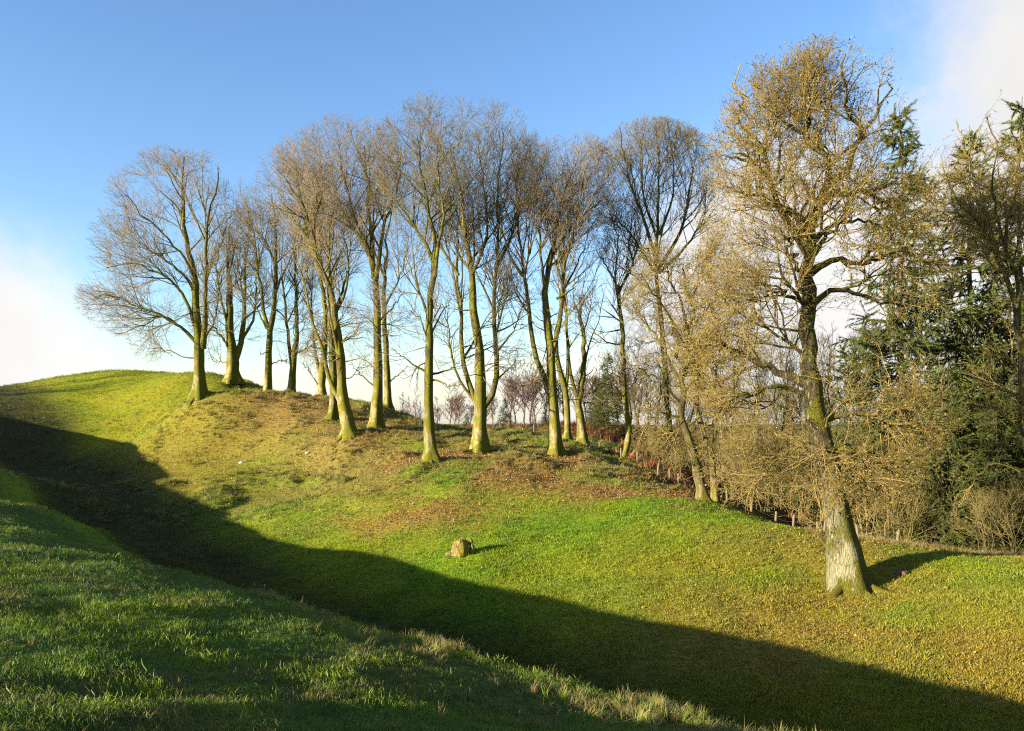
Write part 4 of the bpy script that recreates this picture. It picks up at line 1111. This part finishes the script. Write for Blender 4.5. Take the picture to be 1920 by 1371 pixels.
# near bank: ankle-high grass
T_NEAR = [tuft('grass_tuft', 14, .033, .06, .0019, .9, M_BLADE, s) for s in (1, 2, 3, 4)]
x, y = sample(170000, 2.2, 42, 1.3)
ld = lip_dist(x, y); k = (ld < .9); x, y = x[k], y[k]
z = height(x, y); k = visible(x, y, z); x, y, z = x[k], y[k], z[k]
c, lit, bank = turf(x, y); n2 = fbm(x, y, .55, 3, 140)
dry = sstep(.53, .68, fbm(x, y, .8, 3, 150))
c = lerp(c, STRAW * .75, .75 * dry * (rng.random(len(x)) < .65))
clump = 1 + .5 * sstep(.60, .74, fbm(x, y, .32, 2, 155)) * sstep(.35, .6, fbm(x, y, 2.2, 2, 156))
c = lerp(c, LIME * .9, .7 * (clump - 1) / .5)
scatter('grass', np.c_[x, y, z], c, clump * (.55 + .95 * n2) * (.7 + .6 * rng.random(len(x))) * (1 + .022 * y), rots(len(x), .3), T_NEAR,
        'ankle-high dark green grass covering the near bank', 'grass')
# rim of the bank: dry tussocks
T_DRY = [tuft('dry_tuft', 22, .20, .05, .0026, .8, M_DRY, s) for s in (11, 12, 13)]
s = rng.random(5200); seg = np.clip((s * 10).astype(int), 0, 9); fr = (s * 10 - seg)[:, None]
P = LIPA[seg, :2] * (1 - fr) + LIPA[seg + 1, :2] * fr + rng.normal(size=(5200, 2)) * np.array([.35, .35]) - .12
dens = fbm(P[:, 0], P[:, 1], 1.1, 3, 160)
k = rng.random(5200) < sstep(.38, .62, dens) * (.35 + .65 * sstep(-6, 0, P[:, 0])); P = P[k]
z = height(P[:, 0], P[:, 1])
col = lerp(np.tile(STRAW, (len(P), 1)), LIME, (rng.random(len(P)) < .5) * .8)
scatter('rim_grass', np.c_[P, z], col, rng.uniform(.3, .9, len(P)), rots(len(P), .35), T_DRY, 'pale dry tussocks along the lit rim of the near bank', 'grass')

x, y = sample(2600, 2.4, 14, 1.4)
k = (lip_dist(x, y) < 0) & (rng.random(len(x)) < sstep(.45, .65, fbm(x, y, 1.6, 3, 157))); x, y = x[k], y[k]
scatter('dead_stems', np.c_[x, y, height(x, y)], lerp(np.tile(STRAW, (len(x), 1)), LITTER * .7, rng.random(len(x))), rng.uniform(.25, .6, len(x)), rots(len(x), .7), T_DRY,
        'bleached dead grass stems lying in the turf of the near bank', 'grass')
# slope beyond the ditch: short turf
T_FAR = [tuft('turf_tuft', 12, .055, .085, .0045, .8, M_BLADE, s) for s in (21, 22, 23, 24)]
x, y = sample(330000, 10, 84, 1.7, .70, 2.5)
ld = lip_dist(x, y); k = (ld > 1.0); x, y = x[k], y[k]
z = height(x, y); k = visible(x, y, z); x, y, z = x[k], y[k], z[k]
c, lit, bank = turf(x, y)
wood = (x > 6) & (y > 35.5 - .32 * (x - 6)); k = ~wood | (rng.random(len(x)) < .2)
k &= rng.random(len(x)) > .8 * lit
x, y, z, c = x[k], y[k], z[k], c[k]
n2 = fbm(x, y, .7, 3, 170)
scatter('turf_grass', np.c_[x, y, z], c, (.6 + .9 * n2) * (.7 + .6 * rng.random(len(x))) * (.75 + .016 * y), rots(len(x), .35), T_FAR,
        'short bright green turf on the sunlit slope and mound', 'grass')
# rough tussocks among the mound trees
T_TUS = [tuft('tussock', 26, .17, .10, .006, 1.1, M_DRY, s) for s in (31, 32, 33)]
x, y = sample(26000, 33, 66, .5, .6, 2)
k = (rng.random(len(x)) < rough_mask(x, y) * sstep(.40, .62, fbm(x, y, 1.5, 3, 41))); x, y = x[k], y[k]
z = height(x, y); c, _, _ = turf(x, y)
c = lerp(c, np.array([.17, .155, .045]), np.full(len(x), .6))
scatter('tussock_grass', np.c_[x, y, z], c, rng.uniform(.6, 1.35, len(x)), rots(len(x), .3), T_TUS, 'rough clumpy grass on the mound among the trees', 'grass')

# fallen leaves
T_LEAF = [leaf_tpl('leaf', .036, s) for s in (41, 42, 43, 44)]
x, y = sample(330000, 11, 62, 1.0, .70, 2)
ld = lip_dist(x, y); lit = litter_mask(x, y)
k = (ld > 5.5) & (rng.random(len(x)) < (.012 + .95 * lit ** 1.2) * (.22 + .78 * sstep(22, 31, y))); x, y = x[k], y[k]
z = height(x, y) + .035; k = visible(x, y, z); x, y, z = x[k], y[k], z[k]
LC = np.array([[.26, .135, .04], [.30, .18, .065], [.19, .085, .03], [.28, .15, .05], [.12, .065, .03]])
scatter('fallen_leaves', np.c_[x, y, z], LC[rng.integers(0, 5, len(x))], rng.uniform(.5, 1.35, len(x)) * (.85 + .010 * y), rots(len(x), .6), T_LEAF,
        'scattered brown fallen leaves on slope and mound', 'leaves')
# bracken and leaf litter of the wood
T_BR = [tuft('bracken_tuft', 30, .55, .22, .018, 1.0, M_LEAF, s) for s in (51, 52)]
x = rng.uniform(1, 34, 9000); y = rng.uniform(33, 74, 9000)
dn = fbm(x, y, 4, 3, 190)
k = (y > 37.5 - .32 * (x - 6)) & (x > (60 - y) * .2 + 3) & (rng.random(9000) < sstep(.35, .6, dn)) & (x < .75 * y); x, y = x[k], y[k]
BC = np.array([[.20, .085, .03], [.15, .06, .025], [.24, .12, .045], [.10, .06, .03]])
scatter('bracken', np.c_[x, y, height(x, y)], BC[rng.integers(0, 4, len(x))], rng.uniform(.5, 1.2, len(x)), rots(len(x), .3), T_BR,
        'rust-brown dead bracken beyond the fence', 'bracken')
x = rng.uniform(-14, 6, 1500); y = rng.uniform(66, 90, 1500)
scatter('bracken', np.c_[x, y, height(x, y)], BC[rng.integers(0, 4, len(x))], rng.uniform(.5, 1.0, len(x)), rots(len(x), .3), T_BR,
        'low strip of rust-brown bracken on the far ground left of the fence', 'bracken')
# dry grass fringe along the wood edge right of the oak
n = 900
x = rng.uniform(9.5, 17.5, n); y = 25.8 + rng.normal(size=n) * .6 + .02 * (x - 10)
scatter('dry_grass', np.c_[x, y, height(x, y)], lerp(np.tile(STRAW, (n, 1)), LITTER, rng.random(n) * .7), rng.uniform(.5, 1.3, n), rots(n, .3), T_DRY,
        'fringe of pale dead grass where the slope meets the spruces', 'grass')
